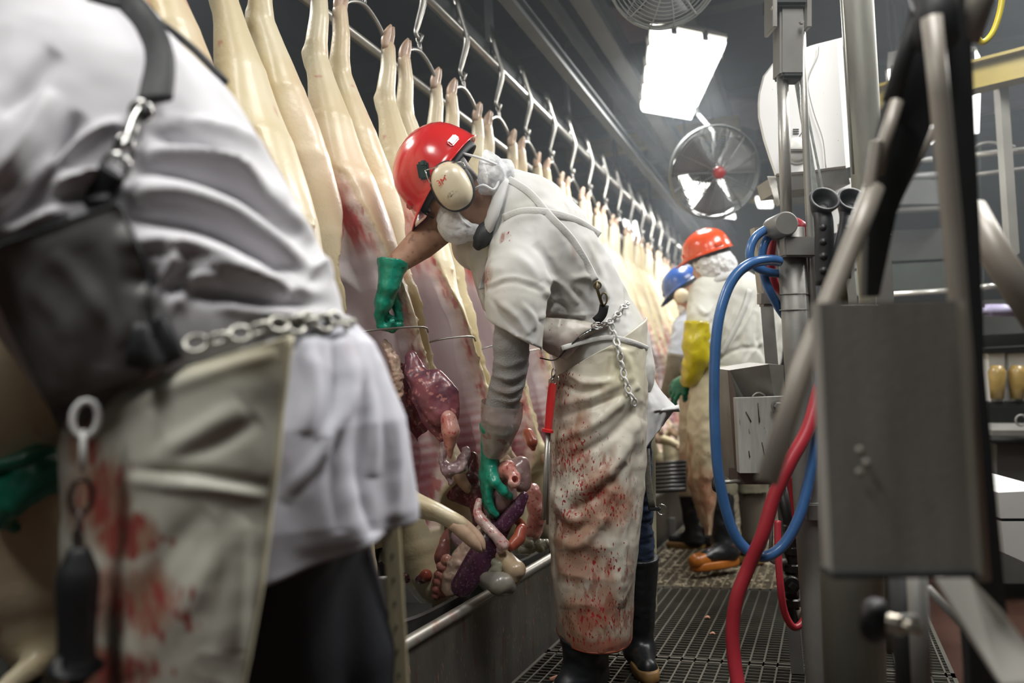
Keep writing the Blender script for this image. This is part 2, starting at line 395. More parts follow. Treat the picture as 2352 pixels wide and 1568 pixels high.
# clogging debris on the far panels
db = mk('floor_scraps', join(*[box((random.uniform(-1, .25), random.uniform(4.02, 6.4), -.004), (random.uniform(.012, .035), random.uniform(.01, .03), .006), bev=.002) for _ in range(900)]), mat('scraps', (.36, .3, .2), .7, 0, .5, 20), floor); db['kind'] = 'stuff'
sup = mk('walkway_frame', join(*[box((x, 4.5, -.08), (.05, 7.8, .1)) for x in (-1.03, -.38, .27)]), DARKST, floor)
# meat scraps on the grate, near the boot
FATP = mat('fat_scrap', (.75, .38, .25), .4, 0, .3, 30)
for (x, y, d, s) in ((1624, 1418, 3.35, .012), (1636, 1455, 3.15, .011), (1275, 1560, 2.4, .02), (1292, 1545, 2.42, .012)):
    p = CAM+(A(x, y, 1)-CAM)*((0-.9+.004)/(A(x, y, 1)[2]-.9))
    v, f = Sdf(p-.03, p+.03, .003).chain([(p+[-s*.7, 0, 0], s*.35), (p+[s*.2, s*.4, .002], s*.5), (p+[s*.9, -s*.2, 0], s*.3)], .005).mesh()
    tag(mk('fat_scrap', (v, f), FATP), 'small pink fat scrap lying on the steel grating '+('beside the toe of the near boot' if x < 1300 else 'in the aisle'), 'scrap', 'fat scraps '+('by the near boot' if x < 1300 else 'on the aisle grating'))
# ---------------- steel trough with its rounded rim ----------------
TX = -1.1
tr = thing('gut_trough', 'long stained steel trough with a rounded rim beside the walkway', 'trough', (TX, 3.5, 0))
STAIN = mat('stained_steel', (.2, .19, .17), .45, .6, .6, 2.5, .25, 70, spots=[(7, .58, .12, (.13, .05, .03), .7), (46, .66, .02, (.6, .25, .18), .9)], stretch=(3, 3, .8))
mk('side_panel', box((TX, 4.6, .08), (.006, 8.0, .42)), STAIN, tr, smooth=False)
mk('far_side_panel', box((TX-.75, 4.6, .08), (.006, 8.0, .42)), STAIN, tr, smooth=False)
mk('bed', box((TX-.375, 4.6, .1), (.75, 8.0, .01)), DARKST, tr, smooth=False)
mk('rim', tube([(TX, .6, .3), (TX, 8.6, .3)], .018, 12), mat('rim_steel', (.42, .4, .36), .4, .6, .4, 8, spots=[(18, .55, .1, (.3, .12, .08), .5)]), tr)
mk('foot_rail', box((TX+.035, 4.6, -.1), (.07, 8.0, .02)), STEEL2, tr, smooth=False)
for y in (2.2, 3.35, 4.5, 5.65): mk('bracket', box((TX+.02, y, .0), (.04, .03, .2)), STEEL2, tr, smooth=False)
# ---------------- overhead rail, guide pipe, beams ----------------
RX, RZ = -1.4, 2.62
ra = thing('overhead_rail', 'bright worn steel conveyor rail running above the hooks', 'rail', (RX, 4.5, RZ))
mk('rail_bar', tube([(RX, -.5, RZ), (RX, 9.4, RZ)], .021, 12), mat('rail_steel', (.5, .49, .45), .3, .85, .3, 14), ra)
mk('rail_web', box((RX-.03, 4.45, RZ+.07), (.012, 9.9, .1)), DARKST, ra, smooth=False)
for y in np.arange(1.0, 9.2, 1.3): mk('rail_hanger', box((RX-.03, y, RZ+.8), (.03, .05, 1.5)), DARKST, ra, smooth=False)
gp = tag(mk('guide_pipe', tube([(-1.56, -.4, 2.36), (-1.56, 9.3, 2.36)], .02, 12), STEEL), 'bright horizontal guide pipe running behind the hind legs', 'pipe')
BEAM = mat('beam_steel', (.13, .14, .145), .55, .3, .5, 3)
def ibeam(name, a, b, hgt, wid, m, label, group=None):
    a, b = np.asarray(a, float), np.asarray(b, float); T = nrm(b-a); S_ = nrm(np.cross(T, [0, 0, 1])); Z = np.cross(S_, T); c = (a+b)/2; L = np.linalg.norm(b-a); ax = [T, S_, Z]
    t = thing(name, label, 'beam', c, group)
    mk('web', box(c, (L, .012, hgt), ax), m, t, smooth=False); mk('flange', box(c+Z*hgt/2, (L, wid, .015), ax), m, t, smooth=False); mk('flange', box(c-Z*hgt/2, (L, wid, .015), ax), m, t, smooth=False)
    return t
ibeam('steel_beam', (-1.05, .2, 3.15), (-1.05, 11.5, 3.15), .16, .1, BEAM, 'dark steel beam running lengthwise left of the highest one')
ibeam('steel_beam', (-.72, .2, 3.75), (-.72, 11.5, 3.75), .2, .13, BEAM, 'high dark steel beam running lengthwise above the aisle')
ibeam('steel_beam', (-1.9, .2, 3.3), (-1.9, 11.5, 3.3), .18, .12, BEAM, 'dark steel beam running lengthwise behind the carcass rail')
ibeam('steel_beam', (-1.22, 1.2, 2.82), (-1.22, 10.5, 2.82), .07, .06, BEAM, 'thin dark steel beam close above and right of the carcass rail')
ibeam('steel_beam', (-1.2, 1.2, 3.12), (-1.2, 10.5, 3.12), .09, .08, BEAM, 'middle dark steel beam between the rail and the high beam')
for i, y in enumerate((3.4, 6.2, 8.6, 10.6)):
    ibeam('roof_joist', (-4, y, 4.05), (3.4, y, 4.05), .22, .14, BEAM, ('nearest', 'second', 'third', 'farthest')[i]+' dark joist crossing under the ceiling')
YEL = mat('yellow_paint', (.24, .18, .015), .5, 0, .4, 4)
YELD = mat('yellow_paint_old', (.25, .18, .04), .6, 0, .5, 4)
# yellow crane beams
ibeam('crane_beam', A(1300, 355, 7.6), A(1700, 285, 7.2), .13, .12, YELD, 'dull yellow beam behind the middle fan')
ibeam('crane_beam', A(1960, 245, 4.3), A(2450, 125, 3.7), .13, .1, YEL, 'yellow crane beam passing behind the right machine and in front of lamps')
ibeam('crane_beam', A(1380, 440, 9.5), A(1900, 462, 9.2), .07, .1, YELD, 'thin faded yellow beam far behind the round fan')
# lilac insulation sheets under the roof
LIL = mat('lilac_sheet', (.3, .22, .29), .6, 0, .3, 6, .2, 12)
def sheet(name, pts, t, m, **k):
    v = np.array(pts); n = nrm(np.cross(v[1]-v[0], v[2]-v[0])); V2 = np.vstack([v, v+n*t]); k_ = len(v)
    f = [tuple(range(k_)), tuple(range(2*k_-1, k_-1, -1))]+[(i, i+k_, (i+1) % k_+k_, (i+1) % k_) for i in range(k_)]
    return mk(name, (V2, f), m, smooth=False, **k)
def onz(x, y, z): r = A(x, y, 1)-CAM; return CAM+r*((z-.9)/r[2])
def onx(x, y, X): r = A(x, y, 1)-CAM; return CAM+r*(X/r[0])
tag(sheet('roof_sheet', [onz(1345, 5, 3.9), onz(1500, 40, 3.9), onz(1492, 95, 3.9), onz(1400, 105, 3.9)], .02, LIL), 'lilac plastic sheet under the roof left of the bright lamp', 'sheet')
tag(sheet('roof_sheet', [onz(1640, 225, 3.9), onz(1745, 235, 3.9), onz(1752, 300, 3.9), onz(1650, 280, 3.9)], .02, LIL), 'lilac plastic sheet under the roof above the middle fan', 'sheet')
tag(sheet('roof_sheet', [onz(2235, 200, 3.9), onz(2370, 175, 3.9), onz(2370, 245, 3.9), onz(2245, 265, 3.9)], .02, mat('lilac_sheet_lit', (.45, .42, .62), .5, 0, .3, 6)), 'bluish plastic sheet under the roof at far right', 'sheet')  # brighter copy of the lilac sheet, light put into its colour
# ---------------- pig carcasses ----------------
SKIN = (.68, .58, .37)
PIGM = mat('pork', vcol=True, rough=.38, bump=.25, bs=90, sss=.12, coat=.15, spots=[(190, .745, .02, (.4, .25, .14), .7)])
HOOF = mat('hoof', (.6, .42, .3), .4, 0, .5, 30)
def make_pig(h, wide, TWA, fore, seed):
    """hangs from its hind feet at the origin, belly towards +x"""
    s = Sdf((-.3, -.32, -2.06), (.46, .32, .16), h)
    prim = []
    def ch(pts, k, sq=None):
        s.chain(pts, k, sq)
        for (a, ra), (b, rb) in zip(pts[:-1], pts[1:]): prim.append((a, b, ra, rb))
    for e in (-1, 1):
        ch([((0, e*.15, .06), .026), ((0, e*.145, -.02), .03), ((-.018, e*.14, -.15), .036), ((-.01, e*.135, -.22), .043), ((.0, e*.13, -.36), .069), ((.0, e*.115, -.55), .104), ((.0, e*.09, -.76), .125), ((-.01, e*.07, -.95), .13)], .03)
        s.add((-.035, e*.145, -.16), (-.045, e*.14, -.13), .027, .02, .02)
    ch([((-.02, 0, -.85), .14), ((-.03, 0, -1.1), .165), ((-.02, 0, -1.35), .18), ((0, 0, -1.52), .16), ((.03, 0, -1.7), .115), ((.06, 0, -1.8), .085), ((.12, 0, -1.93), .05), ((.145, 0, -1.99), .045)], .06, ((0, 1, 0), 1.12))
    ch([((.06, 0, -.95), .12), ((.07, 0, -1.15), .14), ((.07, 0, -1.4), .15)], .08, ((0, 1, 0), 1.15))
    for e in (-1, 1):
        fz, fy = fore[0 if e < 0 else 1]
        ch([((.05, e*.14, -1.38), .09), ((.13, e*.15, -1.5), .068), ((.18+fz, e*.15, -1.6+fy*.5), .045), ((.23+fz*1.5, e*.145, -1.67+fy), .034), ((.265+fz*1.7, e*.14, -1.72+fy*1.2), .033)], .05)
        s.add((.03, e*.1, -1.66), (-.02, e*.2, -1.7), .03, .012, .02)
    for q in range(6):   # teats beside the belly cut
        for e in (-1, 1):
            zz = -.78-q*.105; p = None
            for x in np.arange(.24, .0, -.004):
                i_ = [int(round((c_-s.lo[k_])/h)) for k_, c_ in enumerate((x, e*(wide+.045), zz))]
                if s.d[tuple(i_)] < 0: p = (x, e*(wide+.045), zz); break
            if p: s.add(p, (p[0]+.008, p[1], p[2]-.003), .006, .0045, .01)
    dist = s.d.copy()
    # cavity and the slit that opens it
    s.sub((.07, .0, -.78), (.0, 0, -.98), .04, .115, .02)
    s.sub((.0, 0, -.98), (.0, 0, -1.42), .118, .12, .02)
    s.sub((0, 0, -1.42), (.02, 0, -1.56), .11, .05, .02)
    X, Y, Z = s.ax[0][:, None, None], s.ax[1][None, :, None], s.ax[2][None, None, :]
    wz = np.interp(-s.ax[2], [.34, .4, .55, .72, .85, 1.05, 1.3, 1.5, 1.62], [.0, .02, .03, .04, wide*.7, wide, wide*.95, wide*.6, .0])[None, None, :]
    wv = wz+.007*np.sin(Z*15+seed)+.003*np.sin(Z*43+seed)+.0015*np.sin(Z*111)
    deep = np.interp(-s.ax[2], [.38, .5, .72, .8], [.05, .02, -.0, -.03])[None, None, :]
    slit = np.maximum(np.maximum(np.abs(Y-.01*np.sin(Z*9+seed))-wv-np.clip(X-.05, 0, 1)*.3, deep-X), np.abs(Z+1.0)-.66)
    s.d = np.maximum(s.d, -slit).astype(np.float32)
    v, f = s.mesh(1)
    ix = tuple(np.clip(((v[:, k]-s.lo[k])/h).round().astype(int), 0, s.n[k]-1) for k in range(3)); dep = -dist[ix]
    z = -v[:, 2]
    rib = .5+.5*np.sin((z*2*PI/.034)+v[:, 0]*14)
    inside = ss(.006, .012, dep)
    n1 = fbm(v*[1, 1, .35], 26, 3, seed); n2 = fbm(v, 9, 3, seed+5); n3 = noise(v*[3, 3, 1], 60, seed)
    sk = mixc(SKIN, (.74, .66, .46), ss(.35, .65, n2)); sk = mixc(sk, (.72, .5, .36), ss(.56, .75, fbm(v*[1, 1, .4], 5, 2, seed+9))*.3)
    sk = mixc(sk, (.7, .42, .32), ss(.0, .1, v[:, 2])*.45); sk = mixc(sk, (.5, .12, .1), ss(.9, .97, noise(v, 22, seed+2))*.6)
    fat = mixc((.86, .7, .62), (.66, .27, .23), ss(.46, .7, n1)); fat = mixc(fat, (.88, .82, .75), ss(.5, .7, n3)*.6)
    fat = mixc(fat, (.45, .06, .07), ss(.66, .74, fbm(v*[1, 1, .3], 45, 2, seed+11))*.7)
    mem = mixc((.86, .78, .79), (.62, .3, .3), rib*ss(1.2, 1.32, z)*.75); mem = mixc(mem, (.55, .25, .26), ss(.6, .85, n2)*.3)
    mem = mixc(mem, (.3, .05, .08), ss(1.35, 1.55, z+.1*n1)*.75)
    ham = mixc((.62, .14, .13), (.86, .7, .62), ss(.42, .6, n1))
    cut = mixc(fat, mem, ss(.03, .05, dep)); cut = mixc(cut, ham, ss(.82, .72, z)*ss(.02, .04, dep))
    c = mixc(sk, cut, inside)
    v = v+vnormals(v, f)*((fbm(v*[1, 1, .5], 11, 2, seed+20)-.5)*(.006+.012*inside)+rib*.004*inside*ss(1.15, 1.25, z)*ss(.05, .07, dep))[:, None]
    def twist(p):
        p = np.array(p, float); tw = TWA*(ss(-.42, -.8, p[..., 2]))*(1-.75*ss(-1.42, -1.7, p[..., 2])); cx, sx = np.cos(tw), np.sin(tw); q = p.copy()
        q[..., 0] = p[..., 0]*cx-p[..., 1]*sx; q[..., 1] = p[..., 0]*sx+p[..., 1]*cx; dz = np.maximum(0, -p[..., 2]-.1); q[..., 1] += .245*dz*np.minimum(1, .55+dz*.45); q[..., 0] += .05*dz; return q
    v = twist(v)
    root = bpy.data.objects.new('pig_carcass', None); COL.objects.link(root)
    mk('body', (v, f), PIGM, root, col=c)
    mk('spreader_wire', tube(twist([(.12, -wide-.05, -1.06), (.16, -wide-.01, -1.045), (.165, 0, -1.03), (.155, wide+.03, -1.02), (.15, wide+.05, -1.035)]), .0035, 6, sm=3), HOOKST, root)
    for e in (-1, 1):
        for q in (-1, 1):
            mk('hind_hoof', tube([(.0, e*.145+q*.012, .05), (.0, e*.145+q*.013, .085), (.012, e*.145+q*.012, .115), (.024, e*.145+q*.009, .138)], [.015, .017, .013, .004], 10, sm=3), HOOF, root)
            fz, fy = fore[0 if e < 0 else 1]; bx = .265+fz*1.7; bz = .05+fy*1.2
            mk('front_hoof', tube(twist([(bx, e*.14+q*.015, -1.77+bz), (bx+.022, e*.14+q*.017, -1.805+bz), (bx+.04, e*.14+q*.016, -1.835+bz), (bx+.05, e*.14+q*.01, -1.862+bz)]), [.021, .021, .017, .005], 10, sm=3), HOOF, root)
        mk('ear', tube(twist([(-.0, e*.1, -1.68), (-.02, e*.14, -1.72), (-.01, e*.17, -1.8)]), [.03, .04, .006], 10, flat=.25, sm=3), PIGM, root)
    return root
PIGS = [make_pig(.0065, .112, -.36, ((.03, .09), (-.05, .2)), 1), make_pig(.0075, .085, -.28, ((-.06, .22), (-.05, .2)), 6), make_pig(.008, .08, -.3, ((-.05, .2), (-.06, .24)), 12), make_pig(.01, .04, 1.7, ((-.05, .2), (-.05, .2)), 3)]
PY0, PITCH = 2.755, .415
order = ['at the left edge, behind the pointing green glove', 'mostly hidden behind the nearest worker', 'behind the strapped back of the nearest worker', 'cut open and reached into by the green glove', 'cut open, just left of the red helmet', 'right behind the red helmet', 'behind the white hairnet', 'behind the shoulders of the red-helmeted worker']
hind = []
GAM = []
def make_gambrel():
    t = bpy.data.objects.new('gambrel', None); COL.objects.link(t)
    mk('bent_bar', tube([(0.0, -.15, -.01), (.0, -.145, .06), (0, -.1, .12), (0, 0, .155), (0, .1, .12), (0, .145, .06), (0.0, .15, -.01)], .0085, 8, sm=6), HOOKST, t)
    mk('chain_link', torus((0, 0, .175), (1, 0, 0), .012, .004, 14, 6, u=(0, 0, 1), stretch=1.7), HOOKST, t)
    mk('chain_link', torus((0, 0, .21), (0, 1, 0), .012, .004, 14, 6, u=(0, 0, 1), stretch=1.7), HOOKST, t)
    return t
def make_hook():
    t = bpy.data.objects.new('rail_hook', None); COL.objects.link(t)
    mk('hook_bar', tube([(-.01, -.02, .2), (.0, -.03, .16), (.012, -.01, .08), (.022, .012, 0), (.0, .0, -.1), (-.008, -.012, -.15), (.0, .006, -.17), (.008, .018, -.15)], [.015, .015, .015, .015, .012, .009, .008, .005], 8, sm=4), HOOKST, t)
    mk('roller', lathe([(0, -.012), (.03, -.012), (.034, 0), (.03, .012), (0, .012)], (-.0, 0, .08), (1, 0, 0), 16), STEEL, t)
    return t
G0, H0 = make_gambrel(), make_hook()
NP = 22
for i in range(NP):
    n = i-5
    y = PY0+PITCH*n; z = 2.2
    src = PIGS[(3, 1, 2, 0, 2, 1, 2, 1)[i] if i < 8 else i % 3]
    p = copy_tree(src); 
    p.rotation_euler = (math.radians((.8, -.6, 0, .4, -.9)[i % 5]), 0, math.radians((2, -2, 3)[i % 3]))
    p.location = (RX, y, z)
    if i < 8: lab = 'pale pig carcass '+order[i]; grp = 'pig carcasses on the rail'
    else: lab = 'slaughtered pig hanging in the distant crowded part of the row, beyond the red-helmeted worker'; grp = 'pig carcasses in the distance'
    tag(p, lab, 'carcass', grp)
    g = copy_tree(G0); g.location = (RX, y, z); 
    hk = copy_tree(H0); hk.location = (RX, y, z+.38)
    if i < 8:
        on = ('first', 'second', 'third', 'fourth', 'fifth', 'sixth', 'seventh', 'eighth')[i]
        tag(g, 'arched steel gambrel spreading the hind feet of the '+on+' carcass from the near end', 'gambrel', 'gambrels'); tag(hk, 'bent steel hook hanging from the rail above the '+on+' carcass', 'hook', 'rail hooks')
    else:
        tag(g, 'small distant steel gambrel in the crowded part of the row', 'gambrel', 'distant gambrels'); tag(hk, 'small distant steel hook along the far rail', 'hook', 'distant rail hooks')
for o in PIGS+[G0, H0]:
    for c in list(o.children): bpy.data.objects.remove(c)
    bpy.data.objects.remove(o)
# ---------------- cloth, skin and blood materials ----------------
def bloody(name, rough=.45, sc_=1.0, red=(.28, .012, .015), bump=.3, coat=0.1, ex=0.0):
    m = mat(name, vcol=True, rough=rough, bump=bump, bs=24, coat=coat); nt = m.node_tree; N, L = nt.nodes, nt.links; b = N['Principled BSDF']
    base = b.inputs['Base Color'].links[0].from_socket; tc = [n for n in N if n.type == 'TEX_COORD'][0]
    at = N.new('ShaderNodeAttribute'); at.attribute_name = 'blood'
    mp = N.new('ShaderNodeMapping'); mp.inputs['Rotation'].default_value = (.5, .9, .3); mp.inputs['Scale'].default_value = (1, 1, .42); L.new(tc.outputs['Object'], mp.inputs[0])
    def layer(base, scale, hi, lo, soft, col, st):
        n = N.new('ShaderNodeTexNoise'); n.inputs['Scale'].default_value = scale*sc_; n.inputs['Detail'].default_value = 3; L.new(mp.outputs[0], n.inputs[0])
        r = N.new('ShaderNodeMapRange'); r.inputs[3].default_value = hi; r.inputs[4].default_value = lo; L.new(at.outputs['Fac'], r.inputs[0])
        s = N.new('ShaderNodeMath'); s.operation = 'SUBTRACT'; L.new(n.outputs[0], s.inputs[0]); L.new(r.outputs[0], s.inputs[1])
        q = N.new('ShaderNodeMapRange'); q.inputs[2].default_value = soft; q.inputs[4].default_value = st; L.new(s.outputs[0], q.inputs[0])
        x = N.new('ShaderNodeMix'); x.data_type = 'RGBA'; L.new(q.outputs[0], x.inputs[0]); L.new(base, x.inputs[6]); x.inputs[7].default_value = (*col, 1); return x.outputs[2]
    base = layer(base, 9, .7, .38-ex, .14, (.3, .14, .08), .8)
    base = layer(base, 34, .8, .47-ex, .08+ex*.8, (.26, .08, .05), .65)
    base = layer(base, 150, .82, .55-ex*.7, .015+ex*.3, red, .95)
    L.new(base, b.inputs['Base Color']); return m
APRON = bloody('bloody_apron')
COTTON = bloody('white_cotton', rough=.85, bump=.12, coat=0)
PLAIN = mat('cotton_plain', (.63, .63, .64), .9, 0, .12, 6, .12, 200)
KNIT = mat('grey_knit', (.4, .4, .4), .95, 0, .4, 10, .9, 260, spots=[(9, .58, .15, (.28, .2, .17), .6)])
BODYM = mat('person_skin', vcol=True, rough=.55, bump=.2, bs=160, sss=.1)
GLOVE = mat('green_glove', (.012, .3, .2), .32, 0, .4, 18, .15, 60, coat=.25, spots=[(75, .66, .02, (.03, .02, .015), .85)])
GLOVE1 = mat('dark_green_glove', (.006, .18, .11), .35, 0, .4, 18, .15, 60, coat=.2)
BOOT = mat('rubber_boot', (.018, .02, .024), .38, 0, .5, 9, .15, 30, spots=[(14, .6, .1, (.12, .05, .03), .5)])
TAN = mat('boot_sole', (.35, .2, .07), .5, 0, .6, 14, .2, 40)
WHITEPL = mat('white_plastic', (.72, .72, .7), .4, 0, .15, 8)
STRAPW = mat('white_strap', (.66, .66, .63), .7, 0, .15, 30, .3, 200)
LEATHER = mat('black_leather', (.02, .022, .025), .55, 0, .3, 20, .3, 90)
BRASS = mat('dark_brass', (.16, .13, .07), .4, .8, .4, 30)
CHROME = mat('chrome', (.6, .6, .58), .2, 1, .2, 20)
NETM = mat('hair_net', (.86, .88, .9), .6, 0, 0, 8, .9, 70, alpha=.66, spots=[(34, .52, .1, (.55, .57, .6), .7)])
NETS = mat('hair_net_gathers', (.9, .92, .93), .6, 0, 0, 8, 0, 120, alpha=.75)
JEANS = (.035, .06, .12)
def den(o, d):
    a = o.data.attributes.new('blood', 'FLOAT', 'POINT'); a.data.foreach_set('value', np.asarray(d, np.float32)); return o
def blobs(v, B):
    """stain density from soft blobs given where they sit on the cloth: (x, y, rx, ry, strength)"""
    x, y, _ = proj(v); d = np.zeros(len(v))
    for bx, by, rx, ry, s in B: d = np.maximum(d, s*np.exp(-((x-bx)/rx)**2-((y-by)/ry)**2))
    return d
def grid(fn, nr, nc):
    u, t = np.meshgrid(np.linspace(0, 1, nr), np.linspace(0, 1, nc), indexing='ij'); v = fn(u.ravel(), t.ravel())
    f = np.array([(i*nc+j, i*nc+j+1, (i+1)*nc+j+1, (i+1)*nc+j) for i in range(nr-1) for j in range(nc-1)]); return v, f
def flip(vf): return vf[0], [list(q)[::-1] for q in vf[1]]
def hand(w_, d, n, s, curl=(.7, 1.3, 1.7), sz=1.0, spread=.12, cuff=None, thumb=.9, h=.0028, cufr=.036):
    """gloved or bare hand: wrist, finger direction, palm-side normal, thumb-side axis"""
    w_ = np.asarray(w_, float); d = nrm(d); n = nrm(n-d*(np.asarray(n)@d)); s = nrm(s-d*(s@d)-n*(s@n)); z = sz
    S_ = Sdf(w_-.2, w_+.2, h)
    S_.add(w_, w_+d*.05*z, .024*z, .026*z, .01, (s, 1.35)); S_.add(w_+d*.04*z, w_+d*.085*z, .021*z, .017*z, .012, (s, 1.9))
    for i, (o, L) in enumerate(((.034, .92), (.012, 1.05), (-.011, 1.0), (-.033, .8))):
        p = w_+d*(.082 if i in (1, 2) else .076)*z+s*o*z; a = -spread*(1.5-i)
        dd = nrm(d+s*(-a)); r = .0125*z
        S_.add(p-dd*.03*z, p, .014*z, r, .008)
        ang = 0
        for j, (ln, c) in enumerate(zip((.042, .028, .022), curl)):
            ang = c*(1+.12*(i-1.5)); q = p+(dd*math.cos(ang)+n*math.sin(ang))*ln*L*z; S_.add(p, q, r, r-.0011*z, .004); p = q; r -= .0011*z
    t0 = w_+d*.02*z+s*.02*z; t1 = w_+d*.055*z+s*.05*z+n*.012*z; t2 = t1+nrm(d*.75+n*thumb+s*.1)*.036*z; t3 = t2+nrm(d*.7+n*thumb-s*.35)*.027*z
    S_.add(t0, t1, .019*z, .0155*z, .012); S_.add(t1, t2, .0145*z, .0135*z, .005); S_.add(t2, t3, .013*z, .011*z, .004)
    if cuff is not None:
        c = np.asarray(cuff, float); S_.add(w_, c, .029*z, cufr, .012); S_.add(c, c+nrm(c-w_)*.002, cufr+.004, cufr+.004, .004)
        S_.cut(c, c-w_)
    v, f = S_.mesh(1); N = vnormals(v, f); v = v+N*((fbm(v, 45, 3, 5)-.5)*.006)[:, None]; return v, f
def gloveset(root, vf, m, name='glove', label=None): return mk(name, vf, m, root, label=label)
def boot(root, top, ankle, toe, r=.07, ht_tan=True, label=None, toecol=None, floorz=None):
    top, ankle, toe = (np.asarray(k, float) for k in (top, ankle, toe)); lo = np.minimum(np.minimum(top, ankle), toe)-.13; hi = np.maximum(np.maximum(top, ankle), toe)+.13
    S_ = Sdf(lo, hi, .006); fw = nrm(toe-ankle)
    S_.add(top, ankle, r*1.12, r*.78, .02); S_.add(ankle, ankle-fw*.02, r*.8, r*.72, .03)
    S_.add(ankle-fw*.02, toe, r*.66, r*.52, .04, (np.cross(fw, [0, 0, 1]), 1.0)); S_.cut(top, top-ankle)
    sole = min(ankle[2], toe[2])-r*.6
    S_.cut((0, 0, sole), (0, 0, -1))
    vf = S_.mesh(1); N = vnormals(*vf); b = mk('boot', (vf[0]+N*((fbm(vf[0]*[1, 1, 2.2], 16, 2)-.5)*.012)[:, None], vf[1]), BOOT, root, label=label)
    side = nrm(np.cross(fw, [0, 0, 1])); c = (ankle-fw*.03+toe)/2; L = np.linalg.norm(toe-ankle)+.03+r*1.2; c = c+fw*.005; a = np.linspace(0, 2*PI, 29)[:-1]
    ring = [c+fw*math.copysign(abs(math.cos(t))**.8, math.cos(t))*L/2+side*r*.66*math.copysign(abs(math.sin(t))**.75, math.sin(t))*(1+.08*math.cos(t)) for t in a]
    v = []; n = len(ring)
    for hgt, sc2 in ((-.004, .98), (.004, 1.04), (.03, 1.05), (.036, .99)):
        for p in ring: q = c+(p-c)*sc2; v.append((q[0], q[1], sole+hgt-.006+(.0)))
    f = [(i*n+j, i*n+(j+1) % n, (i+1)*n+(j+1) % n, (i+1)*n+j) for i in range(3) for j in range(n)]+[tuple(range(n))[::-1], tuple(3*n+j for j in range(n))]
    mk('sole', (np.array(v), f), toecol or TAN, b); return b
def hardhat(root, c, up, fw, m, R_=.118, ht=.15, brim=.055, label=None):
    """c: centre of the rim, up: crown direction, fw: visor direction"""
    up = nrm(up); fw = nrm(fw-up*(np.asarray(fw)@up)); sd = np.cross(up, fw); v, f = [], []; n = 56
    prof = [(0.0, 1.0), (.12, .995), (.25, .975), (.4, .93), (.55, .86), (.7, .76), (.82, .64), (.91, .48), (.965, .3), (1.0, .12), (1.015, .0), (1.05, -.02), (1.055, -.045), (1.0, -.035), (.96, .05)]
    for i, (r, h_) in enumerate(prof):
        for j in range(n):
            t = 2*PI*j/n; cx, sy = math.cos(t), math.sin(t); ex = 1.2 if cx > 0 else 1.16; rr = r
            ridge = .02*math.exp(-(sy/.16)**2)*(1 if h_ > .1 else 0)*(1 if r > .03 else 0)+.010*math.exp(-((abs(sy)-.42)/.07)**2)*(h_ > .3)
            vis = brim*max(0, cx)**2.2 if i in (11, 12) else (brim*.25*max(0, cx)**3 if i in (10, 13) else 0)
            p = c+fw*(R_*rr*ex*cx+vis)+sd*(R_*rr*sy)+up*(ht*(h_+ridge)-(vis*.35 if vis else 0)); v.append(p)
        if i: f += [((i-1)*n+j, (i-1)*n+(j+1) % n, i*n+(j+1) % n, i*n+j) for j in range(n)]
    hh = mk('helmet', (np.array(v), f), m, root, label=label)
    # accessory slots on both sides and headband inside
    for e in (-1, 1):
        for ang in ((.45, 1.0), (2.35, .9)):
            t = ang[0]*e; p = c+fw*R_*1.17*math.cos(t)*1.0+sd*R_*1.0*math.sin(t)+up*ht*.17; o = nrm(fw*math.cos(t)*.85+sd*math.sin(t)); tt = np.cross(up, o)
            mk('side_boss', box(p, (.04, .014, .022), [tt, o, up], .004), m, hh, smooth=40)
    a = np.linspace(0, 2*PI, 33); mk('headband', tube([c+fw*R_*1.02*math.cos(t)+sd*R_*.86*math.sin(t)-up*.012 for t in a], .011, 6, flat=.3, nax=fw), mat('helmet_band', (.05, .055, .06), .6), hh)
    return hh
def crumple(vf, amp, sc_, seed=1, aniso=(1, 1, 1)):
    v, f = vf; n = vnormals(v, f); q = v*np.array(aniso)
    r = 1-np.abs(2*fbm(q, sc_, 2, seed)-1); r2 = fbm(q, sc_*2.7, 2, seed+3)
    return v+n*((r-.75)*amp+(r2-.5)*amp*.5)[:, None], f
# ---------------- the worker in the red helmet ----------------
HELR = mat('red_helmet', (.62, .02, .022), .22, 0, .05, 8, coat=.6)
w2 = thing('person', 'worker in red hard hat bending over the trough in a white coat and bloody apron', 'person', A(1400, 1560, 2.6))
Yx = np.array([0, 1., 0])
HD = 2.42
hu = nrm(-.8*RT+.6*UP-.05*FW); hf = nrm(-.58*RT-.8*UP+.22*FW); hs = np.cross(hu, hf)    # crown, face and side directions
if hs@FW > 0: hs = -hs                                                                 # side towards the camera
hc = A(1028, 420, HD)+FW*.02
# body: head, neck, torso, arms and legs in one surface
b = Sdf(A(1130, 800, 2.5)-[.65, .62, .98], A(1130, 800, 2.5)+[.62, .62, .9], .0065)
b.add(hc+hu*.03-hf*.01, hc-hu*.02+hf*.01, .088, .082, .03); b.add(hc-hu*.03+hf*.03, hc-hu*.085+hf*.055, .066, .04, .04)       # skull, jaw
b.add(hc-hu*.035+hf*.095, hc-hu*.045+hf*.112, .013, .014, .014); b.add(hc+hu*.0+hf*.088, hc-hu*.035+hf*.1, .012, .012, .012)   # nose
b.add(hc-hu*.062+hf*.088, hc-hu*.07+hf*.088, .014, .014, .012)                                                              # lips
for e in (-1, 1): b.add(hc-hu*.01+hs*e*.082-hf*.005, hc-hu*.035+hs*e*.082-hf*.01, .014, .01, .008)                          # ears
neck0 = A(1135, 500, 2.47); b.add(hc-hu*.05-hf*.01, neck0, .062, .066, .03)
TOR = [(A(1390, 820, 2.62), .135), (A(1350, 720, 2.6), .13), (A(1300, 640, 2.56), .14), (A(1240, 545, 2.52), .14), (A(1185, 490, 2.5), .1)]
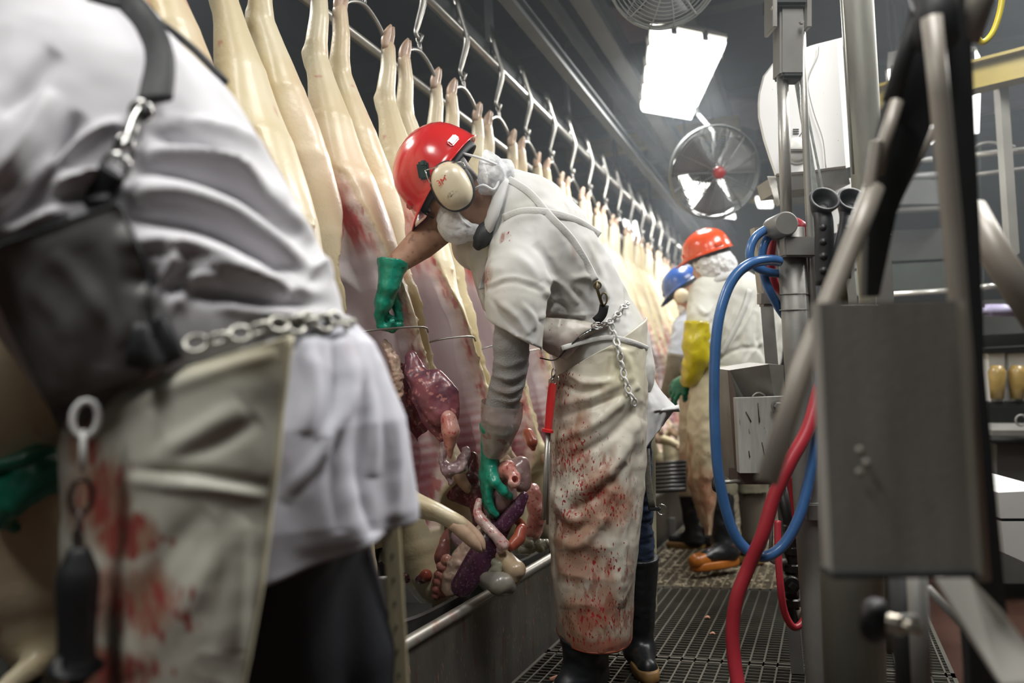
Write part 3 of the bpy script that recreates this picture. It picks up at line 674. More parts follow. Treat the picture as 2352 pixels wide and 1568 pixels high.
b.chain(TOR, .05, (Yx, 1.2)); b.add(TOR[-1][0], neck0, .08, .062, .04)
shR = A(1165, 530, 2.5)+Yx*.17; elR = A(1030, 508, 2.5); wrR = A(903, 612, 2.4)
b.chain([(shR, .065), (elR, .053), ((elR+wrR)/2, .05), (wrR, .031)], .03)
shL = A(1195, 560, 2.42); elL = A(1178, 800, 2.36); wrL = A(1130, 1020, 2.46)
b.chain([(shL, .07), (A(1185, 690, 2.36), .055), (elL, .045), (A(1160, 920, 2.42), .04), (wrL, .03), (wrL-UP*.03, .026)], .03)
hipR, hipL = A(1392, 850, 2.66)+Yx*.08, A(1385, 850, 2.58)-Yx*.06
kR, kL = A(1425, 1150, 2.72), A(1345, 1170, 2.5); aR, aL = A(1462, 1500, 2.78), A(1345, 1520, 2.5)
b.chain([(hipR, .1), (kR, .062), (aR, .045)], .03); b.chain([(hipL, .1), (kL, .064), (aL, .045)], .03)
bv, bf = b.mesh(1)
x_, y_, d_ = proj(bv); legs = ss(840, 870, y_)*(x_ > 1230)
c = mixc((.47, .27, .18), (.36, .19, .12), ss(.35, .7, fbm(bv, 30, 3, 2))); c = mixc(c, (.035, .02, .015), ss(.62, .75, noise(bv*[1, 1, 1], 170, 4))*ss(1000, 985, x_)*0+0)
c = mixc(c, (.42, .17, .13), ss(.5, .8, noise(bv, 12, 9))*.4); c = mixc(c, (.12, .06, .04), ss(.74, .8, noise(bv, 130, 3))*.6*(y_ > 500)*(x_ < 1035))
hair = ss(-.02, -.035, (bv-hc)@hf-.0)*ss(-.075, -.06, (bv-hc)@hu)*(np.linalg.norm(bv-hc, axis=1) < .14); c = mixc(c, (.03, .02, .015), hair)
c = mixc(c, JEANS, legs*1.0); c = mixc(c, (.25, .25, .26), ((y_ > 560) & (x_ > 1215) & (y_ < 850))*1.0)
mk('body', (bv, bf), BODYM, w2, col=c)
# long dark hair strip, brows and eyes
for e in (-1, 1):
    eye = hc+hf*.087-hu*.0+hs*e*.032; mk('eye', lathe([(.0, -.011), (.008, -.008), (.011, 0), (.008, .008), (0, .011)], eye, hf, 12), mat('eye', (.75, .72, .7), .2), w2)
    mk('eyebrow', tube([hc+hf*.096+hu*.02+hs*e*.018, hc+hf*.096+hu*.026+hs*e*.034, hc+hf*.085+hu*.02+hs*e*.052], [.003, .0045, .002], 6, sm=3), mat('dark_hair', (.02, .014, .01), .6), w2)
    rim = torus(hc+hf*.106-hu*.002+hs*e*.034, hf, .022, .0026, 20, 6, u=hs, stretch=1.2); gl = mk('eyeglasses', rim, BLACKRUB, w2)
    mk('temple', tube([hc+hf*.106+hu*.004+hs*e*.058, hc+hf*.05+hu*.004+hs*e*.078, hc-hf*.0+hs*e*.086], .0026, 6), BLACKRUB, gl)
    mk('lens', lathe([(0, 0), (.021, 0), (.021, .0012), (0, .0012)], hc+hf*.106-hu*.002+hs*e*.034, hf, 20), mat('glass_lens', (.9, .95, .95), .05, 0, trans=.9, alpha=.35), gl)
# coat: torso and near sleeve
ct = Sdf(A(1280, 640, 2.5)-[.6, .5, .48], A(1280, 640, 2.5)+[.6, .5, .5], .0055)
ct.chain([(A(1392, 850, 2.62), .158), (A(1380, 790, 2.61), .158), (A(1345, 720, 2.59), .150), (A(1297, 640, 2.55), .158), (A(1243, 555, 2.5), .158), (A(1205, 500, 2.49), .135)], .05, (Yx, 1.22))
ct.add(A(1205, 500, 2.49), A(1152, 442, 2.47), .12, .07, .05); ct.add(A(1175, 470, 2.46), A(1130, 500, 2.47), .075, .072, .04)
ct.chain([(A(1205, 545, 2.42), .1), (A(1190, 640, 2.34), .1), (A(1184, 700, 2.31), .088), (A(1186, 800, 2.31), .075)], .035)
ct.add(shR, A(1100, 560, 2.6), .1, .09, .04); ct.add(A(1120, 600, 2.5), A(1160, 700, 2.5), .06, .07, .05)
# sleeve hem, collar opening
P0 = A(1175, 762, 2.31); ct.sub(A(1163, 860, 2.3), A(1178, 800, 2.31), .2, .0, .004)
ctd = ct.d; X, Y, Z = ct.ax[0][:, None, None], ct.ax[1][None, :, None], ct.ax[2][None, None, :]
nh = nrm(-UP*.87+RT*(-.47)+FW*.1)
pl = (X-P0[0])*nh[0]+(Y-P0[1])*nh[1]+(Z-P0[2])*nh[2]; px0 = A(1240, 760, 2.4); reg = (X-px0[0])*RT[0]+(Y-px0[1])*RT[1]+(Z-px0[2])*RT[2]
ct.d = np.where(reg < 0, np.maximum(ct.d, pl), ct.d).astype(np.float32)
ct.sub(hc, neck0+(neck0-hc)*.25, .105, .082, .012); ct.cut(A(1400, 900, 2.6), -UP)
v, f = ct.mesh(1)
FOLDS = [([(1180, 480), (1250, 470), (1330, 520)], 9, .006), ([(1130, 560), (1180, 505), (1250, 490)], 10, .008), ([(1115, 655), (1180, 635), (1255, 660)], 4, .004), ([(1118, 665), (1180, 648), (1250, 672)], 5, -.005),
  ([(1250, 665), (1275, 700), (1240, 740)], 9, .014), ([(1262, 640), (1300, 660), (1330, 700)], 8, .010), ([(1270, 690), (1300, 705), (1310, 730)], 6, -.012), ([(1290, 650), (1340, 690), (1350, 730)], 8, -.010), ([(1310, 640), (1360, 640), (1400, 690)], 9, .010),
  ([(1370, 560), (1400, 620), (1410, 700)], 7, -.008), ([(1345, 545), (1375, 620), (1390, 690)], 7, .008), ([(1390, 590), (1425, 650), (1430, 720)], 6, .008), ([(1410, 600), (1440, 680), (1445, 720)], 6, -.007),
  ([(1150, 700), (1180, 720), (1215, 770)], 8, .008), ([(1130, 690), (1170, 740), (1200, 775)], 6, -.007), ([(1200, 700), (1225, 730), (1228, 760)], 7, .007), ([(1175, 580), (1215, 610), (1240, 650)], 12, .008), ([(1225, 560), (1260, 600), (1275, 640)], 10, -.008),
  ([(1240, 735), (1290, 728), (1350, 735)], 6, -.008), ([(1255, 700), (1300, 725), (1370, 720)], 5, .007), ([(1350, 480), (1400, 560), (1430, 640)], 8, .006), ([(1140, 470), (1120, 520), (1108, 590)], 8, .006), ([(1165, 430), (1150, 480), (1130, 560)], 7, -.008),
  ([(1440, 760), (1465, 800), (1480, 850)], 6, .006), ([(1300, 560), (1330, 600), (1340, 640)], 14, .006)]
v = strokes(v, f, FOLDS); v, f = crumple((v, f), .006, 13, 4); COATVF = (v, f)
c = mixc((.63, .63, .61), (.55, .54, .5), ss(.4, .7, fbm(v, 7, 3, 8))); o = mk('coat', (v, f), COTTON, w2, col=c)
den(o, .12+blobs(v, [(1160, 540, 25, 25, .75), (1115, 640, 22, 40, .7), (1170, 780, 50, 25, .5), (1150, 700, 40, 50, .45), (1300, 720, 60, 20, .4)]))
# coat collar and loose front flap
v, f = crumple(tube([A(1158, 415, 2.36), A(1140, 470, 2.34), A(1122, 520, 2.35), A(1108, 560, 2.4)], [.02, .026, .024, .012], 14, flat=.6, sm=5), .005, 30)
den(mk('collar', (v, f), COTTON, w2, col=np.full((len(v), 3), .62)), np.full(len(v), .15))
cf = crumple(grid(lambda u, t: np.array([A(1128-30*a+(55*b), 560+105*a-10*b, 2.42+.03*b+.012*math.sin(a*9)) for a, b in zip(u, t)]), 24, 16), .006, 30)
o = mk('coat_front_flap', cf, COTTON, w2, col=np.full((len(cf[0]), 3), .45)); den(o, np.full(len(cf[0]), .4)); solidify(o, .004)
# coat tail behind the hips
TW = lambda a: None
def tail(u, t):
    out = []
    for a, b_ in zip(u, t):
        xl = np.interp(a, [0, .35, .7, 1], [1395, 1452, 1478, 1474]); xr = np.interp(a, [0, .25, .45, .65, .8, 1], [1450, 1488, 1505, 1535, 1562, 1530]); y = np.interp(a, [0, .25, .5, .8, 1], [735, 820, 890, 945, 1012])
        out.append(A(xl+(xr-xl)*b_, y-(18*b_*(a > .8)) + (a > .8)*(b_-.5)*-60*(a-.8)/.2, 2.56+.12*b_*b_+.012*math.sin(b_*11+a*3)*a))
    return np.array(out)
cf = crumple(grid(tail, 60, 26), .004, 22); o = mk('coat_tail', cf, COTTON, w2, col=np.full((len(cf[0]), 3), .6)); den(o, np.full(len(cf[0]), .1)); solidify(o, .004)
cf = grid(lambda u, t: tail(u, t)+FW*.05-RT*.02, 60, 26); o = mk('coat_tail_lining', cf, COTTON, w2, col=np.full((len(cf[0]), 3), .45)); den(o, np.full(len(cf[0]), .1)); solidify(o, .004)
# apron: skirt wraps the thighs, bib across the chest
HEMS = [(0, 1372, 800, .155, 0), (.1, 1374, 860, .158, 0), (.3, 1372, 1000, .158, 0), (.5, 1368, 1120, .155, 0), (.7, 1363, 1250, .14, 0), (.85, 1362, 1345, .128, 0), (1, 1364, 1447, .118, 0)]
def skirt(u, t):
    cx = np.interp(u, [h[0] for h in HEMS], [h[1] for h in HEMS]); cy = np.interp(u, [h[0] for h in HEMS], [h[2] for h in HEMS]); R = np.interp(u, [h[0] for h in HEMS], [h[3] for h in HEMS])
    a = PI*(.02+1.3*t); Cc = CAM+FW[None]*2.58+RT[None]*((cx-1176)/FPX*2.58)[:, None]-UP[None]*((cy-784)/FPX*2.58)[:, None]
    ex = np.sign(np.cos(a))*np.abs(np.cos(a))**.9; dp = .17+.02*u
    P = Cc+RT[None]*(R*ex)[:, None]-FW[None]*(dp*np.sin(a))[:, None]
    top = np.clip(1-u/.12, 0, 1); P = P+UP[None]*(top*(.10*(np.cos(a))-.0))[:, None]; return P
v, f = grid(skirt, 260, 150)
AF = [([(1290, 850), (1350, 880), (1420, 870)], 9, .010), ([(1285, 880), (1340, 900), (1390, 890)], 7, -.010), ([(1285, 930), (1370, 905), (1460, 860)], 10, .010), ([(1280, 960), (1360, 935), (1450, 900)], 9, -.008),
  ([(1275, 1010), (1370, 970), (1470, 880)], 12, .012), ([(1290, 1060), (1390, 1010), (1478, 920)], 12, -.010), ([(1300, 1140), (1400, 1080), (1480, 960)], 16, .014), ([(1290, 1180), (1370, 1140), (1440, 1060)], 12, -.012),
  ([(1265, 1120), (1300, 1180), (1340, 1200)], 14, .014), ([(1270, 1230), (1330, 1250), (1400, 1180)], 14, .012), ([(1268, 1180), (1310, 1220), (1360, 1200)], 10, -.012), ([(1280, 1270), (1300, 1330), (1300, 1400)], 16, .008),
  ([(1350, 1250), (1370, 1330), (1360, 1420)], 18, -.008), ([(1420, 1180), (1430, 1280), (1420, 1400)], 16, .010), ([(1455, 1000), (1460, 1150), (1440, 1300)], 10, -.010), ([(1395, 780), (1440, 830), (1460, 900)], 10, .008), ([(1420, 1010), (1400, 1120), (1380, 1220)], 12, .009), ([(1310, 830), (1390, 800), (1460, 810)], 4, .004)]
v = strokes(v, f, AF); v, f = crumple((v, f), .008, 12, 9); SKIRTVF = (v, f)
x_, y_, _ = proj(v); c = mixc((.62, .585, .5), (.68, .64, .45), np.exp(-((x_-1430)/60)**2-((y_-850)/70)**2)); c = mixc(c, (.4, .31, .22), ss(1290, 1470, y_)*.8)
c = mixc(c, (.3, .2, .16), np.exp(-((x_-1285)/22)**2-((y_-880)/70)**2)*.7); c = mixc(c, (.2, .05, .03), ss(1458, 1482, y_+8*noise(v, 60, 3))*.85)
o = mk('apron_skirt', (v, f), APRON, w2, col=c); solidify(o, .003)
den(o, .35+blobs(v, [(1290, 880, 45, 70, .9), (1310, 1050, 80, 100, 1), (1350, 1130, 90, 100, 1), (1300, 1190, 50, 70, 1), (1400, 1160, 70, 70, .95), (1380, 1420, 140, 90, 1), (1370, 1300, 120, 60, .85)])*.62)
mk('apron_hem', tube([q+FW*0 for q in skirt(np.full(40, 1.0), np.linspace(0, 1, 40))], .004, 6), mat('bloody_hem', (.25, .05, .02), .5, 0, .4, 30), o)
def bib(u, t):
    """inner bib: from under the arm down to a rounded point at the belly"""
    top = np.stack([np.interp(t, [0, .5, 1], [1222, 1300, 1395]), np.interp(t, [0, .5, 1], [728, 732, 745])]); bot = np.stack([np.interp(t, [0, .25, .5, .75, 1], [1218, 1262, 1300, 1345, 1398]), np.interp(t, [0, .25, .5, .75, 1], [775, 812, 826, 775, 750])])
    q = top*(1-u)+bot*u; return np.array([A(q[0, i], q[1, i], 2.40+.05*abs(t[i]-.4)-.02*math.sin(PI*u[i])) for i in range(len(u))])
v, f = grid(bib, 30, 50); v, f = crumple((v, f[:, ::-1]), .005, 20, 7); BIBVF = (v, f); o = mk('apron_bib', (v, f), APRON, w2, col=mixc((.5, .46, .4), (.38, .3, .27), ss(740, 800, proj(v)[1]))); den(o, np.full(len(v), .45)); solidify(o, .004)
# crossed back straps with clips
W2T = bvh(COATVF, SKIRTVF, BIBVF)
mk('back_strap', tube(onto(W2T, [(1162, 408), (1215, 442), (1262, 495), (1310, 545), (1345, 600), (1368, 645)]), .0115, 8, flat=.2, nax=-FW), STRAPW, w2)
mk('waist_tie', tube(onto(W2T, [(1290, 800), (1340, 785), (1400, 775), (1450, 785), (1488, 800)]), .008, 8, flat=.25, nax=-FW), STRAPW, w2)
mk('back_strap', tube(onto(W2T, [(1155, 500), (1200, 485), (1250, 486), (1310, 500), (1350, 520), (1378, 540)]), .011, 8, flat=.2, nax=-FW), STRAPW, w2)
cl = mk('strap_clip', join(torus(A(1372, 655, 2.36), FW, .010, .003, 16, 6), tube([A(1370, 648, 2.36), A(1372, 665, 2.36), A(1383, 700, 2.37)], .005, 8), torus(A(1387, 686, 2.37), nrm(FW+.2*RT), .009, .0028, 16, 6, u=UP, stretch=2)), BRASS, w2)
mk('strap_end', tube([A(1388, 700, 2.375), A(1383, 722, 2.38), A(1368, 738, 2.39)], .014, 8, flat=.3, nax=-FW, sm=3), LEATHER, w2)
chain(onto(W2T, [(1368, 748), (1400, 738), (1425, 715), (1443, 690)], .012), .028, .0032, .009, m=WHITEPL, parent=w2)
chain(onto(W2T, [(1403, 742), (1420, 800), (1438, 880), (1465, 942)], .012), .034, .0035, .0095, m=WHITEPL, parent=w2)
mk('belt_ring', join(torus(A(1372, 748, 2.37), FW, .010, .002, 14, 6, u=RT, stretch=1.8), tube([A(1330, 775, 2.37), A(1358, 758, 2.37)], .004, 6)), CHROME, w2)
mk('edge_cord', tube(onto(W2T, [(1240, 822), (1275, 826), (1305, 798), (1345, 762), (1385, 750)], .004), .0022, 6), LEATHER, w2)
# right forearm cuff glove and left arm sleeve, gauntlet, glove
gloveset(w2, hand(A(893, 655, 2.39), FW*.45-RT*.3-UP*.75, RT*1.0-FW*.1, UP*.75-RT*.1+FW*.6, (.35, 1.5, 2.5), 1.12, .06, A(903, 600, 2.4), .5, cufr=.045), GLOVE)
kn = crumple(tube([A(1178, 735, 2.33), A(1174, 790, 2.34), A(1172, 850, 2.36), A(1160, 900, 2.38), A(1152, 945, 2.4)], [.05, .054, .052, .05, .053], 40, sm=14, caps=True), .006, 14, 5, (1, 1, 3))
kv = strokes(kn[0], np.array([q for q in kn[1] if len(q) == 4]), [([(1128, 860), (1175, 868), (1212, 850)], 6, .009), ([(1128, 890), (1170, 900), (1208, 878)], 6, .010), ([(1135, 875), (1175, 884), (1212, 865)], 5, -.008), ([(1132, 830), (1170, 838), (1213, 820)], 6, .006), ([(1140, 915), (1175, 920), (1205, 900)], 6, .007)])
mk('knit_sleeve', (kv, kn[1]), KNIT, w2)
ga = crumple(tube([A(1154, 925, 2.4), A(1150, 965, 2.41), A(1142, 1005, 2.43), A(1132, 1040, 2.45)], [.064, .06, .05, .036], 36, sm=10, caps=False), .008, 18, 3)
o = mk('plastic_gauntlet', ga, mat('cloudy_plastic', (.5, .42, .4), .25, 0, .3, 12, .3, 40, alpha=.72, coat=.4, spots=[(30, .6, .05, (.3, .08, .06), .6)]), w2)
gloveset(w2, hand(A(1125, 1052, 2.46), -UP*.95-RT*.12+FW*.1, RT*.9+FW*.2, -FW*.9+RT*.2, (.15, .55, 1.0), 1.08, .03, A(1142, 978, 2.42), .9, cufr=.05), GLOVE)
# helmet, ear muff, nets
rimc = A(1023, 402, HD)
hh = hardhat(w2, rimc, hu, hf, HELR, .124, .158, .05, 'glossy red helmet')
ms = rimc+hs*.125+hu*.02
mk('muff_bracket', join(box(rimc+hs*.121+hu*.042+hf*.015, (.052, .02, .034), [nrm(hf*.7-hu*.7), hs, nrm(hu+hf)], .006), box(rimc+hs*.127+hu*.052+hf*.0, (.02, .018, .02), None, .005)), mat('dark_green_clip', (.008, .035, .03), .35), hh, smooth=40)
for e in (-1, 1): mk('muff_wire', tube([rimc+hs*.14+hu*.035+hf*.01, rimc+hs*.145+hu*.005+hf*(.0+e*.028), rimc+hs*.135-hu*.035+hf*(-.02+e*.05), rimc+hs*.125-hu*.055+hf*(-.018+e*.045)], .0018, 6, sm=4), CHROME, hh)
mc = A(1037, 427, HD-.135); n_ = nrm(hs+hf*-.05)
mprof = [(0, .03), (.25, .0295), (.5, .027), (.75, .02), (.92, .008), (1, -.008), (.98, -.018), (.8, -.02), (0, -.02)]
ma = nrm(-RT*.15+UP*.0+hu*.5); u_ = nrm(-.38*RT-.92*UP*1.0); u_ = nrm(RT*.45-UP*.9); u_ = nrm(u_-n_*(u_@n_)); v_ = np.cross(n_, u_); vv, ff = [], []; nn = 40
for i, (r, h_) in enumerate(mprof):
    for j in range(nn):
        t = 2*PI*j/nn; cs, sn = math.cos(t), math.sin(t); vv.append(mc+u_*.070*r*np.sign(cs)*abs(cs)**.85+v_*.054*r*np.sign(sn)*abs(sn)**.85+n_*h_)
    if i: ff += [((i-1)*nn+j, (i-1)*nn+(j+1) % nn, i*nn+(j+1) % nn, i*nn+j) for j in range(nn)]
mu = mk('ear_muff', (np.array(vv), ff), mat('cream_plastic', (.66, .58, .42), .35, 0, .1, 10, coat=.3, spots=[(95, .7, .02, (.25, .02, .02), .9)]), w2)
mk('muff_cushion', join(torus(mc-n_*.022, n_, .05, .013, 32, 8, u=u_, stretch=1.28)), LEATHER, mu)
def text(body, c, r, u, n, size, m, parent=None, name='lettering', ext=.0006):
    cu = bpy.data.curves.new(name, 'FONT'); cu.body = body; cu.size = size; cu.align_x = 'CENTER'; cu.align_y = 'CENTER'; cu.extrude = ext; cu.resolution_u = 4
    t = bpy.data.objects.new(name, cu); COL.objects.link(t); bpy.context.view_layer.update()
    me = bpy.data.meshes.new_from_object(t.evaluated_get(bpy.context.evaluated_depsgraph_get())); bpy.data.objects.remove(t)
    r, u, n = nrm(r), nrm(u), nrm(n); pts = np.array([q.co[:] for q in me.vertices]); fs = [list(p.vertices) for p in me.polygons]
    return mk(name, (np.asarray(c)+pts[:, :1]*r+pts[:, 1:2]*u+pts[:, 2:3]*n, fs), m, parent, smooth=False)
tr_ = nrm(RT*.86+UP*.5)
def inpl(p): return p-n_*(p@n_)
text('3M', mc+n_*.0305+inpl(A(1019, 418, 2.3)-A(1037, 427, 2.3)), tr_, np.cross(n_, tr_)*(1 if np.cross(n_, tr_)@UP > 0 else -1), n_, .024, mat('red_print', (.6, .03, .02), .5), mu, 'logo')
text('PELTOR', mc+n_*.0295+inpl(A(1044, 441, 2.3)-A(1037, 427, 2.3)), tr_, np.cross(n_, tr_)*(1 if np.cross(n_, tr_)@UP > 0 else -1), n_, .013, mat('cream_emboss', (.5, .43, .3), .4), mu, 'embossed_lettering')
nz_ = Sdf(A(1110, 395, HD)-.2, A(1110, 395, HD)+.2, .004); nz_.chain([(A(1068, 378, HD-.02), .06), (A(1095, 390, HD-.03), .068), (A(1122, 402, HD-.04), .064), (A(1152, 395, HD-.03), .042)], .03); nz_.add(hc, hc-hf*.03, .096, .096, .03); nz_.sub(rimc+hu*.03, rimc+hu*.2, .16, .2, .005)
nz_.sub(hc+hf*.17-hu*.05, hc+hf*.05-hu*.1, .13, .075, .01)
v, f = nz_.mesh(1); n_a = vnormals(v, f)
mk('hairnet', crumple((v, f), .011, 20, 3), NETM, w2)
mk('hairnet_gathers', tube([A(1062, 352, 2.33), A(1100, 362, 2.31), A(1140, 378, 2.33), A(1165, 392, 2.38)], .004, 6, sm=4), NETS, w2)
mk('hairnet_gathers', tube([A(1085, 437, 2.34), A(1110, 425, 2.32), A(1135, 435, 2.33), A(1150, 405, 2.34)], .004, 6, sm=4), NETS, w2)
bn = Sdf(A(1060, 515, HD)-.15, A(1060, 515, HD)+.15, .004); bn.chain([(A(1042, 500, HD-.03), .05), (A(1050, 516, HD-.04), .058), (A(1080, 522, HD-.04), .042)], .03)
bn.sub(A(1095, 470, HD-.05), A(1110, 480, HD+.03), .06, .06, .02)
mk('beard_net', crumple(bn.mesh(1), .007, 26, 8), NETM, w2)
mk('beard_net_edge', tube([A(1032, 470, 2.36), A(1050, 478, 2.33), A(1062, 505, 2.32), A(1080, 520, 2.34), A(1098, 530, 2.37)], .003, 6, sm=5), NETS, w2)
mk('respirator', crumple(tube([A(1094, 570, 2.37), A(1105, 552, 2.36), A(1113, 530, 2.36), A(1118, 515, 2.38)], [.012, .026, .026, .012], 20, sm=5), .003, 60), LEATHER, w2)
# boots and trousers
boot(w2, A(1345, 1462, 2.5), A(1342, 1545, 2.5), A(1300, 1574, 2.46), .075, label='near black rubber boot')
boot(w2, A(1468, 1275, 2.72), A(1468, 1490, 2.76), A(1488, 1530, 2.62), .06, label='rear rubber boot with tan sole band')
sd_ = Sdf(A(1480, 1150, 2.7)-[.12, .12, .3], A(1480, 1150, 2.7)+[.12, .12, .3], .006); sd_.chain([(A(1462, 1000, 2.68), .05), (A(1464, 1180, 2.7), .052), (A(1470, 1285, 2.72), .05)], .02)
v, f = crumple(sd_.mesh(1), .01, 14, 4, (1, 1, 2.5)); mk('jeans_leg', (v, f), mat('denim', (.03, .05, .1), .9, 0, .4, 20, .3, 200), w2)
# steel hanging at the belt
st = thing('sharpening_steel', 'long steel rod with red octagonal handle hanging from the front of the apron', 'steel', A(1255, 1200, 2.42))
mk('handle', tube([A(1270, 880, 2.42), A(1268, 890, 2.42), A(1264, 930, 2.42), A(1259, 984, 2.42), A(1258, 986, 2.42), A(1257, 992, 2.42)], [.010, .013, .0135, .012, .019, .019], 8), mat('red_handle', (.6, .03, .03), .35, coat=.3), st, smooth=30)
mk('rod', tube([A(1257, 990, 2.42), A(1249, 1193, 2.42)], .0065, 12), STEEL, st)
mk('rod', tube([A(1262, 992, 2.43), A(1257, 1204, 2.43)], .0045, 12), STEEL, st, label='second thinner rod behind')
mk('hanging_clip', join(torus(A(1272, 860, 2.42), nrm(FW+RT*.5), .007, .0022, 16, 6, u=UP, stretch=2.6), torus(A(1272, 876, 2.42), nrm(FW-RT*.5), .009, .002, 16, 6), tube([A(1282, 862, 2.42), A(1284, 872, 2.42), A(1278, 884, 2.42)], .002, 6)), CHROME, st)
# slat and strap behind the leg
WOOD = mat('pale_wood', (.66, .6, .4), .7, 0, .4, 14, .2, 30, stretch=(3, 3, .3))
def slat(p0, p1, w0, label, n):
    t = nrm(p1-p0); s_ = nrm(np.cross(t, FW)); ax = [t, s_, np.cross(t, s_)]; L = np.linalg.norm(p1-p0)
    o = thing('wooden_slat', label, 'slat', p1); mk('board', box((p0+p1)/2, (L, w0, .008), ax, .002), WOOD, o, smooth=False)
    mk('board_nails', join(*[lathe([(0, .001), (.002, .001), (.002, -.004)], p0+t*(L*(k+.5)/n)-FW*.005, -FW, 8) for k in range(n)]), DARKST, o); return o
slat(A(1493, 1000, 2.85), A(1498, 1405, 2.85), .036, 'pale wooden slat standing behind the jeans of the red-helmeted worker', 6)
ch_ = tag(mk('scabbard_strap', tube([A(1484, 1030, 2.6), A(1488, 1100, 2.6), A(1497, 1165, 2.6)], .012, 8, flat=.3, nax=-FW, sm=4), mat('mesh_strap', (.2, .19, .16), .7, .3, .5, 60, .6, 400), w2))
mk('scabbard_clip', join(box(A(1503, 1168, 2.6), (.04, .014, .012), [RT, FW, UP], .003)), LEATHER, w2, smooth=False); mk('scabbard_ring', torus(A(1520, 1170, 2.6), nrm(FW+.4*RT), .017, .002, 20, 6), CHROME, w2)
# ---------------- the nearest worker, out of focus on the left ----------------
w1 = thing('person', 'blurred nearest worker bent over in white coat with grey bib and chain belt', 'person', A(600, 2140, 1.25))
D1 = 1.2
b = Sdf(A(300, 900, 1.2)-[.62, .62, 1.05], A(300, 900, 1.2)+[.75, .62, .75], .011)
b.chain([(A(520, 900, 1.23), .15), (A(400, 640, 1.22), .16), (A(260, 400, 1.22), .17), (A(120, 180, 1.24), .15), (A(0, 20, 1.26), .12)], .05)
b.add(A(0, 20, 1.26), A(-160, -20, 1.27), .06, .06, .03); b.add(A(-230, -40, 1.27), A(-300, 40, 1.27), .09, .08, .03)
sh1 = A(150, 300, 1.12); b.chain([(sh1, .07), (A(-220, 560, 1.08), .05), (A(-330, 900, 1.15), .035)], .03)
b.chain([(A(120, 240, 1.36), .07), (A(120, 700, 1.4), .05), (A(220, 1040, 1.3), .034)], .03)
for (hx, kx, ax_, dd) in ((600, 655, 655, 1.2), (640, 790, 800, 1.3)):
    b.chain([(A(hx, 1000, dd), .1), (A(kx, 1500, dd), .085), (A(ax_, 2050, dd), .055)], .03)
bv, bf = b.mesh(1); x_, y_, _ = proj(bv); mk('body', (bv, bf), BODYM, w1, col=mixc((.45, .28, .2), (.012, .014, .02), ss(1000, 1100, y_)*(x_ > 450)))
ct = Sdf(A(350, 500, 1.2)-[.62, .5, .55], A(350, 500, 1.2)+[.62, .5, .55], .006)
ct.chain([(A(505, 850, 1.21), .205), (A(440, 740, 1.2), .222), (A(350, 590, 1.2), .228), (A(250, 410, 1.21), .222), (A(140, 220, 1.23), .195), (A(10, 20, 1.26), .15)], .06)
ct.chain([(A(170, 270, 1.12), .13), (A(40, 400, 1.05), .12), (A(-120, 500, 1.02), .11)], .05)
ct.cut(A(505, 850, 1.2), nrm(-UP*.95+RT*.2)); v, f = ct.mesh(1)
F1 = [([(300, 640), (420, 660), (600, 690), (780, 700)], 22, -.014), ([(290, 560), (420, 560), (600, 640), (740, 690)], 22, .015), ([(280, 500), (450, 520), (620, 590), (760, 650)], 18, -.013), ([(300, 440), (430, 450), (580, 520), (730, 640)], 20, .014),
  ([(310, 390), (420, 400), (560, 450), (690, 560)], 15, -.012), ([(330, 350), (440, 360), (560, 400), (660, 480)], 16, .013), ([(350, 310), (450, 330), (560, 370)], 14, -.010), ([(380, 280), (470, 290), (580, 330), (650, 390)], 16, .011),
  ([(0, 540), (60, 470), (140, 330), (190, 260)], 22, -.016), ([(20, 480), (110, 380), (230, 300), (300, 290)], 16, .014), ([(0, 400), (60, 320), (120, 200)], 26, .012), ([(0, 260), (60, 200), (130, 110)], 26, -.012), ([(120, 420), (220, 400), (290, 410)], 14, .014), ([(130, 460), (210, 440), (270, 440)], 12, -.012),
  ([(0, 530), (90, 500), (150, 480)], 16, .016), ([(340, 690), (400, 600), (380, 560)], 18, .012), ([(400, 700), (450, 640), (520, 640)], 18, .012), ([(560, 560), (620, 600), (700, 700)], 14, -.010), ([(620, 440), (680, 520), (720, 560)], 16, .010), ([(480, 160), (560, 260), (610, 310)], 20, .008),
  ([(700, 640), (740, 600), (770, 640)], 12, .010), ([(600, 310), (640, 340), (700, 420)], 10, -.006), ([(500, 700), (620, 716), (740, 716)], 12, .01), ([(430, 350), (520, 380), (620, 470), (690, 540)], 10, .007), ([(330, 600), (480, 610), (640, 660)], 9, .008)]
v = strokes(v, f, [(p_, w__*.9, h__*1.5) for p_, w__, h__ in F1]); v, f = crumple((v, f), .007, 9, 2); C1 = (v, f)
c = np.full((len(v), 3), 1.)*np.array([.64, .63, .66]); o = mk('coat', (v, f), COTTON, w1, col=c); den(o, np.zeros(len(v)))
# skirt of the coat
S1 = [(0, 505, 728, .188, .145), (.12, 520, 790, .215, .18), (.35, 560, 960, .232, .19), (.7, 585, 1160, .228, .19), (1, 600, 1265, .2165, .18)]
def cskirt(u, t):
    g = lambda k: np.interp(u, [q[0] for q in S1], [q[k] for q in S1]); a = 2*PI*t
    Cc = CAM+FW[None]*1.2+RT[None]*((g(1)-1176)/FPX*1.2)[:, None]-UP[None]*((g(2)-784)/FPX*1.2)[:, None]
    pl = .008*np.sin(a*9+u*2)*u+.006*np.sin(a*5+1)
    sc2 = (1+pl/.2)
    P = Cc+RT[None]*(g(3)*np.cos(a)*sc2)[:, None]-FW[None]*(g(4)*np.sin(a)*sc2)[:, None]
    low = ss(.75, 1, u); return P+UP[None]*(low*(.05*np.cos(a)-.006*np.sin(a)))[:, None]
v, f = grid(cskirt, 150, 200)
